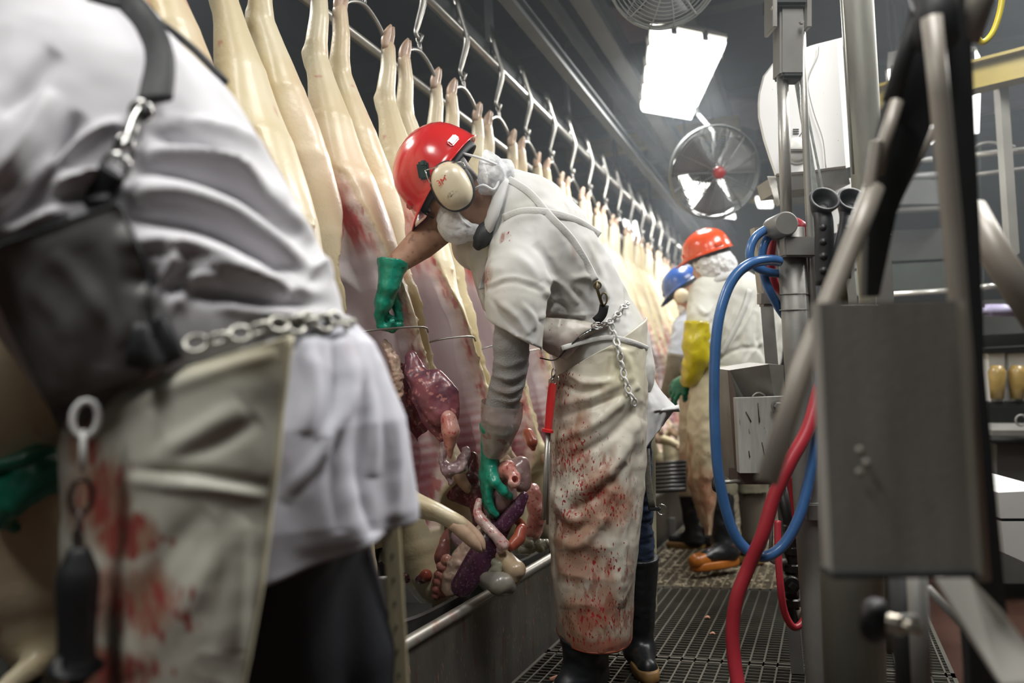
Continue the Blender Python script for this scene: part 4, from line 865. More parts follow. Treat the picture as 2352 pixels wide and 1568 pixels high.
F2 = [([(790, 790), (800, 900), (740, 1040), (650, 1160)], 16, .014), ([(820, 800), (850, 950), (850, 1100)], 14, .010), ([(760, 780), (770, 900), (760, 1100), (780, 1230)], 12, -.010), ([(700, 790), (720, 900), (700, 1000)], 14, .009), ([(870, 830), (900, 1000), (905, 1200)], 14, .010), ([(660, 1150), (720, 1080), (740, 1000)], 14, -.009), ([(830, 950), (820, 1100), (850, 1240)], 12, -.008)]
v = strokes(v, f, F2); v, f = crumple((v, f), .007, 9, 12); CS1 = (v, f)
o = mk('coat_skirt', (v, f), COTTON, w1, col=np.tile([.58, .58, .64], (len(v), 1))); den(o, np.zeros(len(v))); solidify(o, .005, 1)
mk('coat_hem', tube([q for q in v[-200:]]+[v[-200]], .004, 6), PLAIN, o)
# apron skirt in front of it
def a1(u, t):
    xr = np.interp(u, [0, .3, .55, 1], [668, 640, 615, 545]); xl = np.interp(u, [0, .1, .3, 1], [160, 150, 140, 152]); y = 770+u*860
    y = y+(1-u)*(1-t)*150*ss(.35, 0, u)
    a = t*1.0; X = xl+(xr-xl)*t; dep = 1.165-.2*np.sin(PI*(.06+.62*t))**.7-.03*u*np.sin(PI*t)+.0
    return CAM+(FW[None]+RT[None]*((X-1176)/FPX)[:, None]-UP[None]*((y-784)/FPX)[:, None])*dep[:, None]
v, f = grid(a1, 220, 130); f = f[:, ::-1]
F3 = [([(200, 930), (400, 850), (650, 790)], 10, -.008), ([(230, 960), (420, 880), (640, 800)], 16, .010), ([(350, 1070), (460, 990), (560, 930)], 20, .012), ([(300, 1080), (450, 1090), (630, 1120)], 12, -.012), ([(300, 1100), (450, 1115), (620, 1140)], 14, .012), ([(400, 1050), (500, 1020), (600, 960)], 16, -.010),
  ([(350, 1500), (450, 1350), (560, 1180)], 26, .012), ([(300, 1450), (400, 1250), (480, 1170)], 24, -.012), ([(230, 1300), (260, 1420), (300, 1560)], 26, .010), ([(520, 1180), (500, 1350), (480, 1500)], 18, -.008), ([(560, 1200), (550, 1350), (540, 1500)], 18, .008), ([(180, 1100), (220, 1250), (230, 1400)], 20, .010)]
v = strokes(v, f, [(p_, w__*1.25, h__*.5) for p_, w__, h__ in F3]); v, f = crumple((v, f), .010, 7, 6); AP1 = (v, f)
x_, y_, _ = proj(v); APR1 = bloody('bloody_apron_soft', sc_=.5, red=(.3, .06, .05), rough=.5, ex=.19)
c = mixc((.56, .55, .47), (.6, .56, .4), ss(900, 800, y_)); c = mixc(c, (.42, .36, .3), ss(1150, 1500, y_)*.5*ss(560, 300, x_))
o = mk('apron_skirt', (v, f), APR1, w1, col=c); solidify(o, .004)
den(o, .15+blobs(v, [(240, 1150, 90, 110, .85), (290, 1230, 90, 70, 1.0), (200, 1030, 50, 70, .65), (330, 1380, 170, 130, .75), (250, 1540, 170, 70, .85), (470, 940, 60, 30, .35), (400, 1260, 80, 60, .4)]))
nc = 130; mk('apron_edge', tube([v[i*nc+nc-1] for i in range(0, 220, 6)], .0055, 8, flat=.5), mat('apron_edging', (.6, .56, .4), .6, 0, .2, 20), o)
mk('blood_clot', crumple(Sdf(A(563, 1405, 1.04)-.04, A(563, 1405, 1.04)+.04, .003).add(A(556, 1400, 1.05), A(572, 1410, 1.05), .010, .012).mesh(), .003, 60), mat('clot', (.5, .06, .05), .3), o)
# grey bib
def b1(u, t):
    k = np.linspace(0, 1, 4); lx, ly, rx, ry = (np.interp(u, k, q) for q in ((-70, 0, 75, 150), (590, 700, 850, 1008), (275, 338, 352, 330), (468, 620, 760, 862)))
    return lx+(rx-lx)*t, ly+(ry-ly)*t-25*np.sin(PI*t)*(1-u)*0
v, f = drape(bvh(C1, CS1), b1, 90, 80, .016); v, f = crumple((v, f), .006, 7, 5); v = strokes(v, f, [([(60, 640), (150, 740), (200, 900)], 26, .006), ([(200, 560), (250, 700), (240, 850)], 26, -.005), ([(120, 580), (180, 640), (290, 800)], 22, .005)])
BB = (v, f); o = mk('grey_bib', (v, f), mat('grey_vinyl', (.13, .125, .12), .45, 0, .3, 6, .12, 30), w1); solidify(o, .005)
mk('bib_edge', tube([v[j] for j in range(0, 80, 3)]+[v[i*80+79] for i in range(3, 90, 5)], .005, 8, flat=.6), LEATHER, o)
T1 = bvh(C1, CS1, AP1, BB)
# lower corner of the bib, strap, buckles, chains
mk('waist_patch', box(A(345, 795, 1.0), (.075, .05, .012), [nrm(RT+UP*.1), FW, nrm(UP-RT*.1)], .005) and crumple(tube(onto(T1, [(300, 790), (345, 795), (400, 775)], .012), .028, 14, flat=.3, nax=-FW), .004, 30), LEATHER, w1)
mk('shoulder_strap', tube(onto(T1, [(250, -15), (320, 60), (352, 140), (345, 235)], .008), .03, 10, flat=.16, nax=-FW), LEATHER, w1)
mk('strap_piping', tube(onto(T1, [(200, -6), (330, 32), (430, 100), (520, 190)], .004), .006, 8), LEATHER, w1)
q = onto(T1, [(335, 240), (312, 275), (296, 320), (275, 365), (262, 392)], .014)
mk('strap_buckle', join(torus(q[3], -FW, .013, .004, 20, 6), tube(q[2:16], .008, 8), torus(q[15], nrm(-FW+RT*.4), .010, .0035, 18, 6, u=UP, stretch=1.7), torus(q[-3], -FW, .016, .004, 20, 6)), CHROME, w1)
mk('strap_buckle_bar', tube(onto(T1, [(325, 260), (345, 250)], .02), .006, 8), LEATHER, w1)
mk('bib_tab', tube(onto(T1, [(258, 392), (240, 430), (222, 468)], .010), .019, 10, flat=.3, nax=-FW), LEATHER, w1)
chain(onto(T1, [(425, 795), (520, 775), (640, 745), (740, 732), (815, 745)], .014), .036, .0042, .011, m=mat('zinc_chain', (.5, .49, .44), .35, .6, .3, 20), parent=w1)
chain(onto(T1, [(660, 752), (740, 742), (810, 756)], .018), .036, .0042, .011, m=MATS['zinc_chain'], parent=w1)
mk('belt_clip', torus(A(382, 785, .985), nrm(-FW+RT*.5), .008, .004, 18, 6, u=nrm(UP-RT*.5), stretch=2.2), CHROME, w1)
chain([A(200, 925, .965), A(192, 1010, .96), A(190, 1100, .955)], .052, .0042, .014, m=WHITEPL, parent=w1)
chain([A(190, 1105, .955), A(184, 1170, .955), A(180, 1262, .955)], .05, .0035, .012, m=mat('brown_chain', (.1, .07, .06), .4, .6, .3, 20), parent=w1)
st = thing('sharpening_steel', 'blurred black-handled steel hanging on a chain in front of the nearest apron', 'steel', A(176, 1560, .95))
mk('handle', tube([A(181, 1255, .95), A(181, 1262, .95), A(180, 1290, .95), A(178, 1330, .95), A(176, 1440, .95), A(175, 1520, .95), A(174, 1528, .95), A(174, 1540, .95)], [.008, .012, .018, .024, .021, .022, .031, .031], 16, sm=3), BLACKRUB, st)
mk('rod', tube([A(174, 1538, .95), A(170, 1900, .95)], .008, 10), STEEL, st)
mk('hanging_eye', torus(A(180, 1240, .95), nrm(FW+RT*.6), .008, .003, 14, 6, u=UP, stretch=1.6), CHROME, st)
# gloved far hand pointing left
g = hand(A(150, 1080, 1.24), -RT*1.0-UP*.02, -UP*.7+FW*.6, UP*.55-FW*.8, (1.25, 2.0, 2.4), 1.12, .05, A(205, 1060, 1.3), .8, h=.004, cufr=.04)
mk('glove', g, GLOVE1, w1)
gi = Sdf(A(60, 1080, 1.22)-.12, A(60, 1080, 1.22)+.12, .004); gi.chain([(A(120, 1050, 1.24), .018), (A(60, 1058, 1.22), .0145), (A(5, 1068, 1.21), .012), (A(-12, 1071, 1.21), .010)], .006)
mk('pointing_finger', gi.mesh(1), GLOVE1, w1)
slat(A(898, 1190, 1.3), A(925, 1680, 1.3), .028, 'pale ribbed slat showing below the coat tail of the nearest worker', 9)
for (x, dd) in ((640, 1.12), (800, 1.32)): boot(w1, A(x, 1850, dd), A(x, 2085, dd), A(x-90, 2110, dd-.02), .07)
# ---------------- the worker in the orange helmet ----------------
HELO = mat('orange_helmet', (.75, .08, .015), .25, 0, .05, 8, coat=.5); HELB = mat('blue_helmet', (.012, .06, .24), .3, 0, .05, 8, coat=.5)
w3 = thing('person', 'worker in orange helmet seen from behind with yellow glove and soiled apron', 'person', A(1690, 1290, 4.2))
D = 4.2
b = Sdf(A(1690, 900, D)-[.55, .5, 1.05], A(1690, 900, D)+[.55, .5, .95], .011)
hc3 = A(1632, 600, D); f3 = nrm(-RT*.75-UP*.25+FW*.5); u3 = nrm(UP-RT*.3-f3*((UP-RT*.3)@f3)); s3 = np.cross(u3, f3)
b.add(hc3+u3*.02, hc3-u3*.02, .09, .085, .03); b.add(hc3-u3*.04+f3*.03, hc3-u3*.09+f3*.06, .065, .04, .04); b.add(hc3-u3*.02+f3*.09, hc3-u3*.04+f3*.105, .015, .015, .012)
b.add(hc3-u3*.05, A(1672, 650, D), .06, .07, .03); b.chain([(A(1680, 690, D), .13), (A(1690, 780, D), .13), (A(1700, 880, D), .13)], .05, (RT, 1.15))
b.chain([(A(1625, 690, D-.05), .06), (A(1612, 790, D-.12), .05), (A(1575, 850, D+.1), .035)], .03); b.chain([(A(1752, 690, D), .06), (A(1768, 790, D+.05), .05), (A(1700, 850, D+.3), .035)], .03)
b.chain([(A(1655, 900, D), .1), (A(1652, 1080, D-.02), .075), (A(1655, 1260, D), .05)], .03); b.chain([(A(1725, 900, D), .1), (A(1728, 1080, D+.05), .075), (A(1728, 1230, D+.1), .05)], .03)
bv, bf = b.mesh(1); x_, y_, _ = proj(bv); mk('body', (bv, bf), BODYM, w3, col=mixc((.5, .3, .22), (.15, .13, .1), ss(680, 700, y_)))
ct = Sdf(A(1690, 740, D)-[.42, .4, .42], A(1690, 740, D)+[.42, .4, .42], .008)
ct.chain([(A(1672, 652, D), .085), (A(1678, 680, D), .145), (A(1690, 760, D), .155), (A(1700, 840, D), .155), (A(1702, 900, D), .15)], .05, (RT, 1.25))
ct.chain([(A(1620, 672, D-.03), .085), (A(1612, 730, D-.1), .08), (A(1606, 775, D-.13), .068)], .04); ct.chain([(A(1748, 678, D), .085), (A(1762, 740, D), .078), (A(1765, 820, D+.06), .07)], .04)
ct.cut(A(1700, 862, D), -UP); v, f = ct.mesh(1)
v = strokes(v, f, [([(1735, 690), (1700, 760), (1650, 820)], 5, .010), ([(1740, 700), (1740, 780), (1760, 830)], 5, -.010), ([(1690, 700), (1660, 780), (1640, 810)], 6, .009), ([(1755, 780), (1735, 800), (1700, 850)], 5, .008), ([(1600, 700), (1620, 720), (1640, 700)], 5, .010), ([(1640, 830), (1700, 800), (1760, 800)], 5, -.009), ([(1598, 740), (1620, 750), (1640, 735)], 5, -.01), ([(1720, 720), (1715, 790), (1690, 850)], 6, .008)])
v, f = crumple((v, f), .010, 11, 5); C3 = (v, f); o = mk('coat', (v, f), COTTON, w3, col=np.tile([.66, .66, .6], (len(v), 1))); den(o, blobs(v, [(1610, 760, 30, 25, .35)]))
T3 = bvh(C3)
mk('back_strap', tube(onto(T3, [(1722, 665), (1708, 710), (1680, 770), (1655, 815)], .008, D), .014, 8, flat=.3, nax=-FW), STRAPW, w3)
mk('collar', crumple(tube([A(1635, 655, D-.08), A(1655, 640, D-.1), A(1690, 632, D-.1), A(1706, 640, D-.03)], [.014, .022, .022, .012], 12, sm=4), .004, 30), PLAIN, w3)
hardhat(w3, hc3+u3*.045, u3, f3, HELO, .112, .13, .05)
h3 = Sdf(hc3-.17, hc3+.17, .006); h3.add(hc3-u3*.01, hc3-u3*.02-f3*.01, .1, .1, .03); h3.add(hc3-u3*.05-f3*.06, hc3-u3*.06-f3*.05, .06, .06, .04); h3.sub(hc3+f3*.1-u3*.03, hc3+f3*.13, .075, .075, .01); mk('hairnet', crumple(h3.mesh(1), .022, 30, 4), NETS, w3)
gl3 = crumple(tube([A(1603, 738, D-.14), A(1601, 790, D-.14), A(1598, 830, D-.12), A(1590, 860, D-.08), A(1578, 880, D+.0)], [.062, .07, .066, .055, .035], 26, sm=7), .022, 14, 4)
mk('yellow_gauntlet', gl3, mat('yellow_rubber', (.62, .52, .02), .3, 0, .5, 10, .3, 50, coat=.3, spots=[(10, .55, .1, (.25, .12, .03), .6)]), w3)
mk('glove', hand(A(1580, 868, D+.02), -UP*.6-RT*.6+FW*.4, FW*.5-UP*.5, RT, (.4, .9, 1.2), 1.1, h=.005), GLOVE1, w3)
def a3(u, t):
    xl = np.interp(u, [0, .3, .7, .85, 1], [1590, 1578, 1582, 1600, 1622]); xr = np.interp(u, [0, .35, .7, 1], [1755, 1690, 1655, 1632]); y = 840+u*390; X = xl+(xr-xl)*t
    dep = D-.13-.1*np.sin(PI*t)+.1*(1-t)**2; return CAM+(FW[None]+RT[None]*((X-1176)/FPX)[:, None]-UP[None]*((y-784)/FPX)[:, None])*dep[:, None]
v, f = grid(a3, 110, 46); v, f = crumple((v, f[:, ::-1]), .02, 9, 3); x_, y_, _ = proj(v)
o = mk('apron_skirt', (v, f), APRON, w3, col=mixc((.56, .52, .38), (.42, .33, .22), ss(950, 1150, y_))); den(o, .25+.4*ss(880, 1150, y_)); solidify(o, .004)
mk('trousers', crumple(Sdf(A(1700, 960, D)-[.3, .3, .4], A(1700, 960, D)+[.3, .3, .4], .01).chain([(A(1702, 850, D), .14), (A(1700, 920, D), .14)], .04, (RT, 1.1)).add(A(1728, 940, D), A(1728, 1120, D+.05), .1, .085).add(A(1660, 940, D), A(1655, 1120, D), .1, .085).mesh(1), .012, 9), mat('grey_trousers', (.3, .28, .2), .8, 0, .4, 10), w3)
boot(w3, A(1650, 1130, D-.02), A(1668, 1262, D-.05), A(1605, 1287, D-.12), .068, toecol=mat('orange_sole', (.45, .14, .02), .35, 0, .5, 14), label='boot with orange toe and sole')
boot(w3, A(1728, 1110, D+.1), A(1728, 1250, D+.15), A(1700, 1268, D+.2), .07)
mk('boot_toe_cap', crumple(Sdf(A(1598, 1285, D-.14)-.1, A(1598, 1285, D-.14)+.1, .006).add(A(1618, 1283, D-.1), A(1598, 1288, D-.14), .04, .036).mesh(1), .006, 20), MATS['orange_sole'], w3)
# ---------------- the worker in the blue helmet ----------------
w4 = thing('person', 'worker in blue helmet and cream ear muffs half hidden beyond the orange helmet', 'person', A(1600, 1225, 4.95))
D = 4.95
b = Sdf(A(1590, 900, D)-[.4, .4, .95], A(1590, 900, D)+[.4, .4, .85], .013)
hc4 = A(1578, 672, D); f4 = nrm(-RT*.6-UP*.5+FW*.5); u4 = nrm(UP*.9-RT*.25-f4*((UP*.9-RT*.25)@f4)); s4 = np.cross(u4, f4); s4 = s4 if s4@FW < 0 else -s4
b.add(hc4+u4*.02, hc4-u4*.03, .09, .08, .03); b.add(hc4-u4*.05+f4*.03, hc4-u4*.09+f4*.05, .06, .04, .04); b.add(hc4-u4*.05, A(1600, 715, D), .06, .07, .03)
b.chain([(A(1603, 740, D), .12), (A(1610, 830, D), .13), (A(1612, 900, D), .13)], .05); b.chain([(A(1600, 900, D), .1), (A(1598, 1060, D), .075), (A(1598, 1215, D), .05)], .03); b.chain([(A(1640, 900, D), .1), (A(1640, 1060, D+.1), .075), (A(1640, 1200, D+.1), .05)], .03)
b.chain([(A(1580, 760, D-.1), .06), (A(1555, 860, D-.1), .05), (A(1530, 900, D+.05), .035)], .03)
bv, bf = b.mesh(1); _, y_, _ = proj(bv); mk('body', (bv, bf), BODYM, w4, col=mixc((.4, .2, .14), (.2, .18, .14), ss(720, 740, y_)))
ct = Sdf(A(1600, 800, D)-.42, A(1600, 800, D)+.42, .01); ct.chain([(A(1598, 722, D), .1), (A(1603, 770, D), .15), (A(1610, 860, D), .15)], .05); ct.chain([(A(1578, 752, D-.08), .085), (A(1562, 820, D-.12), .078)], .04); ct.cut(A(1600, 880, D), -UP)
v, f = crumple(ct.mesh(1), .012, 11, 8); o = mk('coat', (v, f), COTTON, w4, col=np.tile([.4, .43, .5], (len(v), 1))); den(o, np.zeros(len(v)))
mk('arm_guard', crumple(tube([A(1562, 812, D-.13), A(1556, 850, D-.12), A(1540, 890, D-.05), A(1528, 905, D)], [.075, .07, .055, .035], 20, sm=5), .012, 16), mat('brown_sleeve', (.22, .2, .16), .8, 0, .5, 12), w4)
hardhat(w4, hc4+u4*.045, u4, f4, HELB, .112, .13, .05)
mk('ear_muff', lathe([(0, .03), (.03, .028), (.045, .015), (.048, -.01), (0, -.02)], hc4+s4*.1-u4*.01, s4, 20), MATS['cream_plastic'], w4)
mk('face_mask', crumple(Sdf(hc4-.2, hc4+.2, .007).add(hc4+f4*.05-u4*.08+s4*.02, hc4+f4*.06-u4*.06, .055, .05).mesh(1), .01, 30), NETS, w4)
for e in (-1, 1):
    q0 = A(1610+e*18, 1200, D); boot(w4, (q0[0], q0[1], .35), (q0[0], q0[1], .055), (q0[0]-.13, q0[1]+.02, .045), .066)
v, f = grid(lambda u, t: CAM+(FW[None]+RT[None]*((1560+70*t-1176)/FPX)[:, None]-UP[None]*((880+u*260-784)/FPX)[:, None])*(D-.16-.08*np.sin(PI*t))[:, None], 60, 30)
v, f = crumple((v, f[:, ::-1]), .02, 9, 3); o = mk('apron_skirt', (v, f), APRON, w4, col=np.tile([.42, .37, .28], (len(v), 1))); den(o, np.full(len(v), .5)); solidify(o, .004)
# a fourth helmet showing between the far carcasses
hf_ = thing('person', 'distant worker in orange helmet among the far carcasses', 'person', (A(1457, 600, 8.2)[0], A(1457, 600, 8.2)[1], 0))
b = Sdf((-.3, -.3, 0), (.3, .3, 1.85), .02); b.lo = b.lo+np.array([hf_.location[0], hf_.location[1], 0]); b.ax = [b.lo[k]+.02*np.arange(b.n[k]) for k in range(3)]
ox, oy, _ = hf_.location; zt = A(1457, 600, 8.2)[2]; q = lambda x, z: (ox+x, oy, z)
b.add(q(0, zt), q(0, zt-.05), .09, .08); b.add(q(0, zt-.1), q(0, zt-.22), .06, .06, .03); b.chain([(q(0, zt-.3), .16), (q(0, zt-.85), .15)], .05)
for e in (-1, 1): b.chain([(q(e*.09, zt-.85), .1), (q(e*.1, zt-1.3), .07), (q(e*.1, .06), .05)], .04); b.chain([(q(e*.2, zt-.27), .06), (q(e*.25, zt-.6), .045), (q(e*.2, zt-.8), .035)], .04)
v, f = b.mesh(1); mk('body', (v, f), BODYM, hf_, col=mixc((.4, .25, .18), (.6, .6, .58), ss(zt-.16, zt-.2, v[:, 2])))
hardhat(hf_, np.array(q(0, zt+.03)), UP, -RT, HELO, .112, .13, .04)
# ---------------- lamps ----------------
LAMPM = mat('lamp_diffuser', (1, 1, .97), .4, em=3.2)
HOOD = mat('lamp_hood', (.3, .29, .26), .6, 0, .3, 8)
def lamp(pts, label, group=None, hood=.09, z_up=None, clips=True):
    """pts: four corners of the diffuser (near-left, near-right, far-right, far-left)"""
    P = [np.asarray(p, float) for p in pts]; n = nrm(np.cross(P[1]-P[0], P[3]-P[0])); n = n if n[2] > 0 else -n; c = sum(P)/4
    t = thing('fluorescent_lamp', label, 'lamp', c, group); V_ = []
    for k, (s_, h_) in enumerate(((.84, -.045), (.95, -.03), (1.0, 0.0), (1.0, .03))): V_ += [c+(p-c)*s_+n*h_ for p in P]
    F_ = [(i*4+j, i*4+(j+1) % 4, (i+1)*4+(j+1) % 4, (i+1)*4+j) for i in range(3) for j in range(4)]+[(0, 3, 2, 1)]
    mk('diffuser', (np.array(V_), F_), LAMPM, t, smooth=False)
    V_ = []
    for s_, h_ in ((1.03, .03), (1.03, .05), (.8, .05+hood), (.78, .05+hood)): V_ += [c+(p-c)*s_+n*h_ for p in P]
    F_ = [(i*4+j, i*4+(j+1) % 4, (i+1)*4+(j+1) % 4, (i+1)*4+j) for i in range(3) for j in range(4)]+[(12, 13, 14, 15)]
    h = mk('hood', (np.array(V_), F_), HOOD, t, smooth=False)
    for a, b in ((0, 1), (1, 2), (2, 3), (3, 0)):
        m_ = 2 if a % 2 == 0 else 4
        for k in range(m_):
            q = P[a]+(P[b]-P[a])*(k+.7)/(m_+.4); mk('latch', box(c+(q-c)*1.01+n*.02, (.03, .03, .05)), DARKST if a == 0 else HOOD, h, smooth=False)
    for k in (0, 2): mk('suspension_rod', tube([(P[k]+c)/2+n*(.05+hood), (P[k]+c)/2+n*(.05+hood)+np.array([0, 0, max(.1, ZC-.1-c[2]-.2)])], .006, 6), DARKST, t)
    return t
lamp([onz(1497, 66, 3.0), onz(1668, 100, 3.0), onz(1588, 270, 3.0), onz(1472, 250, 3.0)], 'large bright fluorescent lamp hanging above the aisle under the upper fan')
lamp([onz(1545, 372, 2.9), onz(1655, 392, 2.9), onz(1690, 500, 2.75), onz(1592, 486, 2.75)], 'bright lamp seen through the cage of the round fan')
lamp([A(2040, 172, 4.6), A(2090, 165, 4.6), A(2078, 205, 5.2), A(2052, 210, 5.2)], 'small bright lamp left of the dark slanted frame')
lamp([A(2195, 150, 4.4), A(2250, 128, 4.4), A(2245, 300, 6.2), A(2204, 308, 6.2)], 'long bright lamp crossed by the yellow beam at upper right')
lamp([A(2122, 290, 5.6), A(2142, 275, 5.6), A(2148, 315, 6.4), A(2130, 325, 6.4)], 'small lamp glimpsed between the dark frame and the steel bar')
lamp([A(1736, 458, 9), A(1772, 456, 9), A(1776, 470, 9.6), A(1740, 470, 9.6)], 'tiny distant lamp right of the fan cage')
lamp([A(1432, 505, 9.2), A(1462, 510, 9.2), A(1478, 590, 9.4), A(1440, 585, 9.4)], 'bright distant lamp glaring behind the far carcasses')
for i, (x_, y_, z_, e_) in enumerate(LAMPS):
    lamp([(x_-.25, y_-.6, z_), (x_+.25, y_-.6, z_), (x_+.25, y_+.6, z_), (x_-.25, y_+.6, z_)], ('lamp overhead of the photographer', 'lamp above the nearest worker', 'lamp above the right-hand machine', 'added lamp over the far machine')[i]+', outside the picture')
# ---------------- fans ----------------
CAGE = mat('fan_wire', (.14, .15, .15), .5, .2)
def fan(c, n, R_, label, rings, brk, CAGE, spokes=14, wr=.003, motor=True, blade_col=(.16, .16, .16)):
    c = np.asarray(c, float); n = nrm(n); t = thing('wall_fan', label, 'fan', c); u = nrm(np.cross(n, [0, 0, 1.])); v_ = np.cross(u, n)
    for sgn, nm in ((1, 'front_guard'), (-1, 'rear_guard')):
        parts = []
        for i in range(rings):
            r = R_*(i+2)/(rings+1); parts.append(torus(c+n*sgn*(.02+.07*math.sqrt(max(0, 1-(r/R_)**2))), n, r, wr*.6 if i < rings-1 else wr*2, 48, 4))
        for k in range(spokes):
            a = 2*PI*k/spokes; d = math.cos(a)*u+math.sin(a)*v_; parts.append(tube([c+d*R_*q+n*sgn*(.02+.07*math.sqrt(max(0, 1-q*q))) for q in (.12, .4, .7, .9, 1)], wr, 5))
        o = mk(nm, join(*parts), CAGE, t)
    mk('guard_rim', lathe([(R_, -.03), (R_+.003, -.03), (R_+.003, .03), (R_, .03)], c, n, 48), CAGE, t)
    for k in range(3):
        a = 2*PI*k/3+.5; V_ = []
        for r in np.linspace(.14, .93, 8):
            for w_ in np.linspace(-.5, .5, 6):
                ang = a+w_*(.95+.25*r); V_.append(c+R_*r*(math.cos(ang)*u+math.sin(ang)*v_)+n*(w_*.07*(1.2-r*.5)))
        o = mk('blade', (np.array(V_), [(i*6+j, i*6+j+1, (i+1)*6+j+1, (i+1)*6+j) for i in range(7) for j in range(5)]), mat('fan_blade', blade_col, .5, .2, .2, 10), t); solidify(o, .004)
    hb = mk('hub', lathe([(0, .1), (.03, .098), (.036, .085), (.036, .06)], c, n, 20), mat('red_badge', (.35, .015, .015), .4), t)
    if motor:
        m_ = mk('motor', lathe([(0, -.3), (.05, -.3), (.058, -.29), (.058, -.06), (0, -.06)], c, n, 20), DARKST, t)
        mk('motor_fins', join(*[torus(c-n*(.08+.02*k), n, .059, .004, 24, 5) for k in range(11)]), DARKST, m_)
    mk('bracket', tube(brk, .014, 8), BEAM, t)
    return t
fan(A(1525, -72, 3.3), -FW*.8-np.array([0, 0, .6]), .235, 'big caged fan cut off by the top edge of the photo', 13, [A(1525, -60, 3.4), A(1530, -200, 3.5), A(1530, -400, 3.5)], mat('fan_wire_light', (.34, .36, .34), .4, .2))
fan(A(1640, 396, 4.6), -FW*1.0-np.array([0, 0, .25])+RT*.1, .262, 'round caged fan hanging over the aisle in front of a lamp', 18, [A(1640, 392, 4.8), A(1640, 305, 4.85), A(1603, 262, 5.6), A(1560, 90, 6.0)], CAGE)
# ---------------- pans and viscera in the trough ----------------
def pan(x0, x1, y0, y1, z0, z1, label, group):
    t = thing('steel_pan', label, 'pan', ((x0+x1)/2, (y0+y1)/2, z0), group); c = np.array([(x0+x1)/2, (y0+y1)/2, 0]); hx, hy = (x1-x0)/2, (y1-y0)/2; v = []; n = 48
    for h_, s_ in ((z0, .8), (z0+.01, .9), (z1-.01, .985), (z1, 1.0), (z1+.004, 1.02), (z1-.004, 1.03), (z1-.02, 1.0), (z0+.0, .93), (z0-.012, .8)):
        for j in range(n):
            a = 2*PI*j/n; e = .55; v.append(c+[hx*s_*np.sign(math.cos(a))*abs(math.cos(a))**e, hy*s_*np.sign(math.sin(a))*abs(math.sin(a))**e, h_])
    f = [(i*n+j, i*n+(j+1) % n, (i+1)*n+(j+1) % n, (i+1)*n+j) for i in range(8) for j in range(n)]+[tuple(range(n)), tuple(8*n+j for j in range(n))[::-1]]
    mk('pan_body', (np.array(v), f), PANST, t, smooth=40)
    mk('pan_divider', box(((x0+x1)/2-.02, (y0+y1)/2, (z0+z1)/2), (x1-x0-.06, .006, z1-z0-.02)), PANST, t, smooth=False)
    return t
for i, (y0, lb) in enumerate(((1.1, 'steel pan beneath the nearest worker'), (1.93, 'steel pan with the spleen and fat slab hanging over its edge'), (2.74, 'steel pan of pale intestines just left of the bloody apron'), (3.55, 'steel pan beyond the apron of the red-helmeted worker'), (4.36, 'farther steel pan in the trough'), (5.17, 'steel pan near the blue-helmeted worker'))):
    pan(-1.62, -1.135, y0, y0+.62, .2, .335, lb, 'steel pans on the conveyor')
def flesh(name, c1, c2, c3=None, s1=30, s2=70, rough=.3, coat=.3, st=1.0):
    sp = [(s1, .45, .15, c2, .85*st)]
    if c3: sp.append((s2, .58, .04, c3, .9))
    return mat(name, c1, rough, 0, .15, 20, .25, 55, coat=coat, sss=.08, spots=sp)
SPL = flesh('spleen_flesh', (.085, .028, .06), (.05, .015, .035), (.18, .1, .16), 14, 150)
LIVER = flesh('lung_flesh', (.26, .08, .1), (.11, .045, .07), (.5, .22, .2), 16, 60)
FATM = flesh('fat_sheet', (.6, .42, .33), (.36, .26, .2), (.66, .5, .42), 22, 70, .4, .2)
STOM = flesh('stomach_wall', (.45, .3, .29), (.33, .2, .21), (.55, .42, .4), 12, 60)
GUTG = flesh('grey_gut', (.2, .19, .17), (.28, .25, .2), None, 10)
GUTB = flesh('beige_gut', (.45, .34, .22), (.34, .25, .17), None, 12)
GUTP = flesh('pink_gut', (.42, .16, .13), (.5, .25, .19), (.3, .06, .07), 20, 60)
TUBE = flesh('white_tube', (.66, .5, .46), (.55, .3, .28), (.5, .1, .1), 16, 90)
KID = flesh('kidney_flesh', (.42, .11, .06), (.3, .06, .045), None, 14)
GUTW = flesh('pale_gut', (.42, .42, .33), (.3, .29, .2), None, 14)
RAW = flesh('raw_pink', (.62, .24, .2), (.7, .42, .36), (.45, .07, .07), 24, 80)
DARKM = flesh('dark_meat', (.11, .022, .03), (.06, .015, .02), (.3, .1, .1), 16, 90)
MEMB = flesh('membrane', (.34, .22, .25), (.5, .38, .38), (.6, .5, .5), 18, 50)
def organ(label, cat, m, chains, name='organ', amp=.006, ns=26, h=.0045, k=.014, sq=None, group=None, extra=None):
    P = np.array([c for ch in chains for c, r in ch]); r = max(r for ch in chains for c, r in ch)*(sq[1] if sq else 1)+.03
    S_ = Sdf(P.min(0)-r, P.max(0)+r, h)
    for ch in chains: S_.chain(ch, k, sq)
    if extra: extra(S_)
    v, f = S_.mesh(1); v, f = crumple((v, f), amp, ns, len(label)); return tag(mk(name, (v, f), m), label, cat, group)
def C(*pts): return [(A(x, y, d), r) for x, y, d, r in pts]
organ('dark purple spleen drooping over the pan edge with white sheen', 'spleen', SPL, [C((1172, 1175, 2.5, .03), (1148, 1210, 2.49, .034), (1130, 1240, 2.47, .04), (1098, 1290, 2.45, .044), (1062, 1345, 2.45, .036))], 'spleen', .003, 14, .004, .02, (-FW, .45))
organ('upper dark purple spleen lobe under the stomach', 'spleen', SPL, [C((1203, 1140, 2.46, .016), (1185, 1170, 2.46, .026), (1155, 1205, 2.46, .024), (1138, 1222, 2.47, .014))], 'spleen_lobe', .002, 14, .004, .02, (-FW, .5))
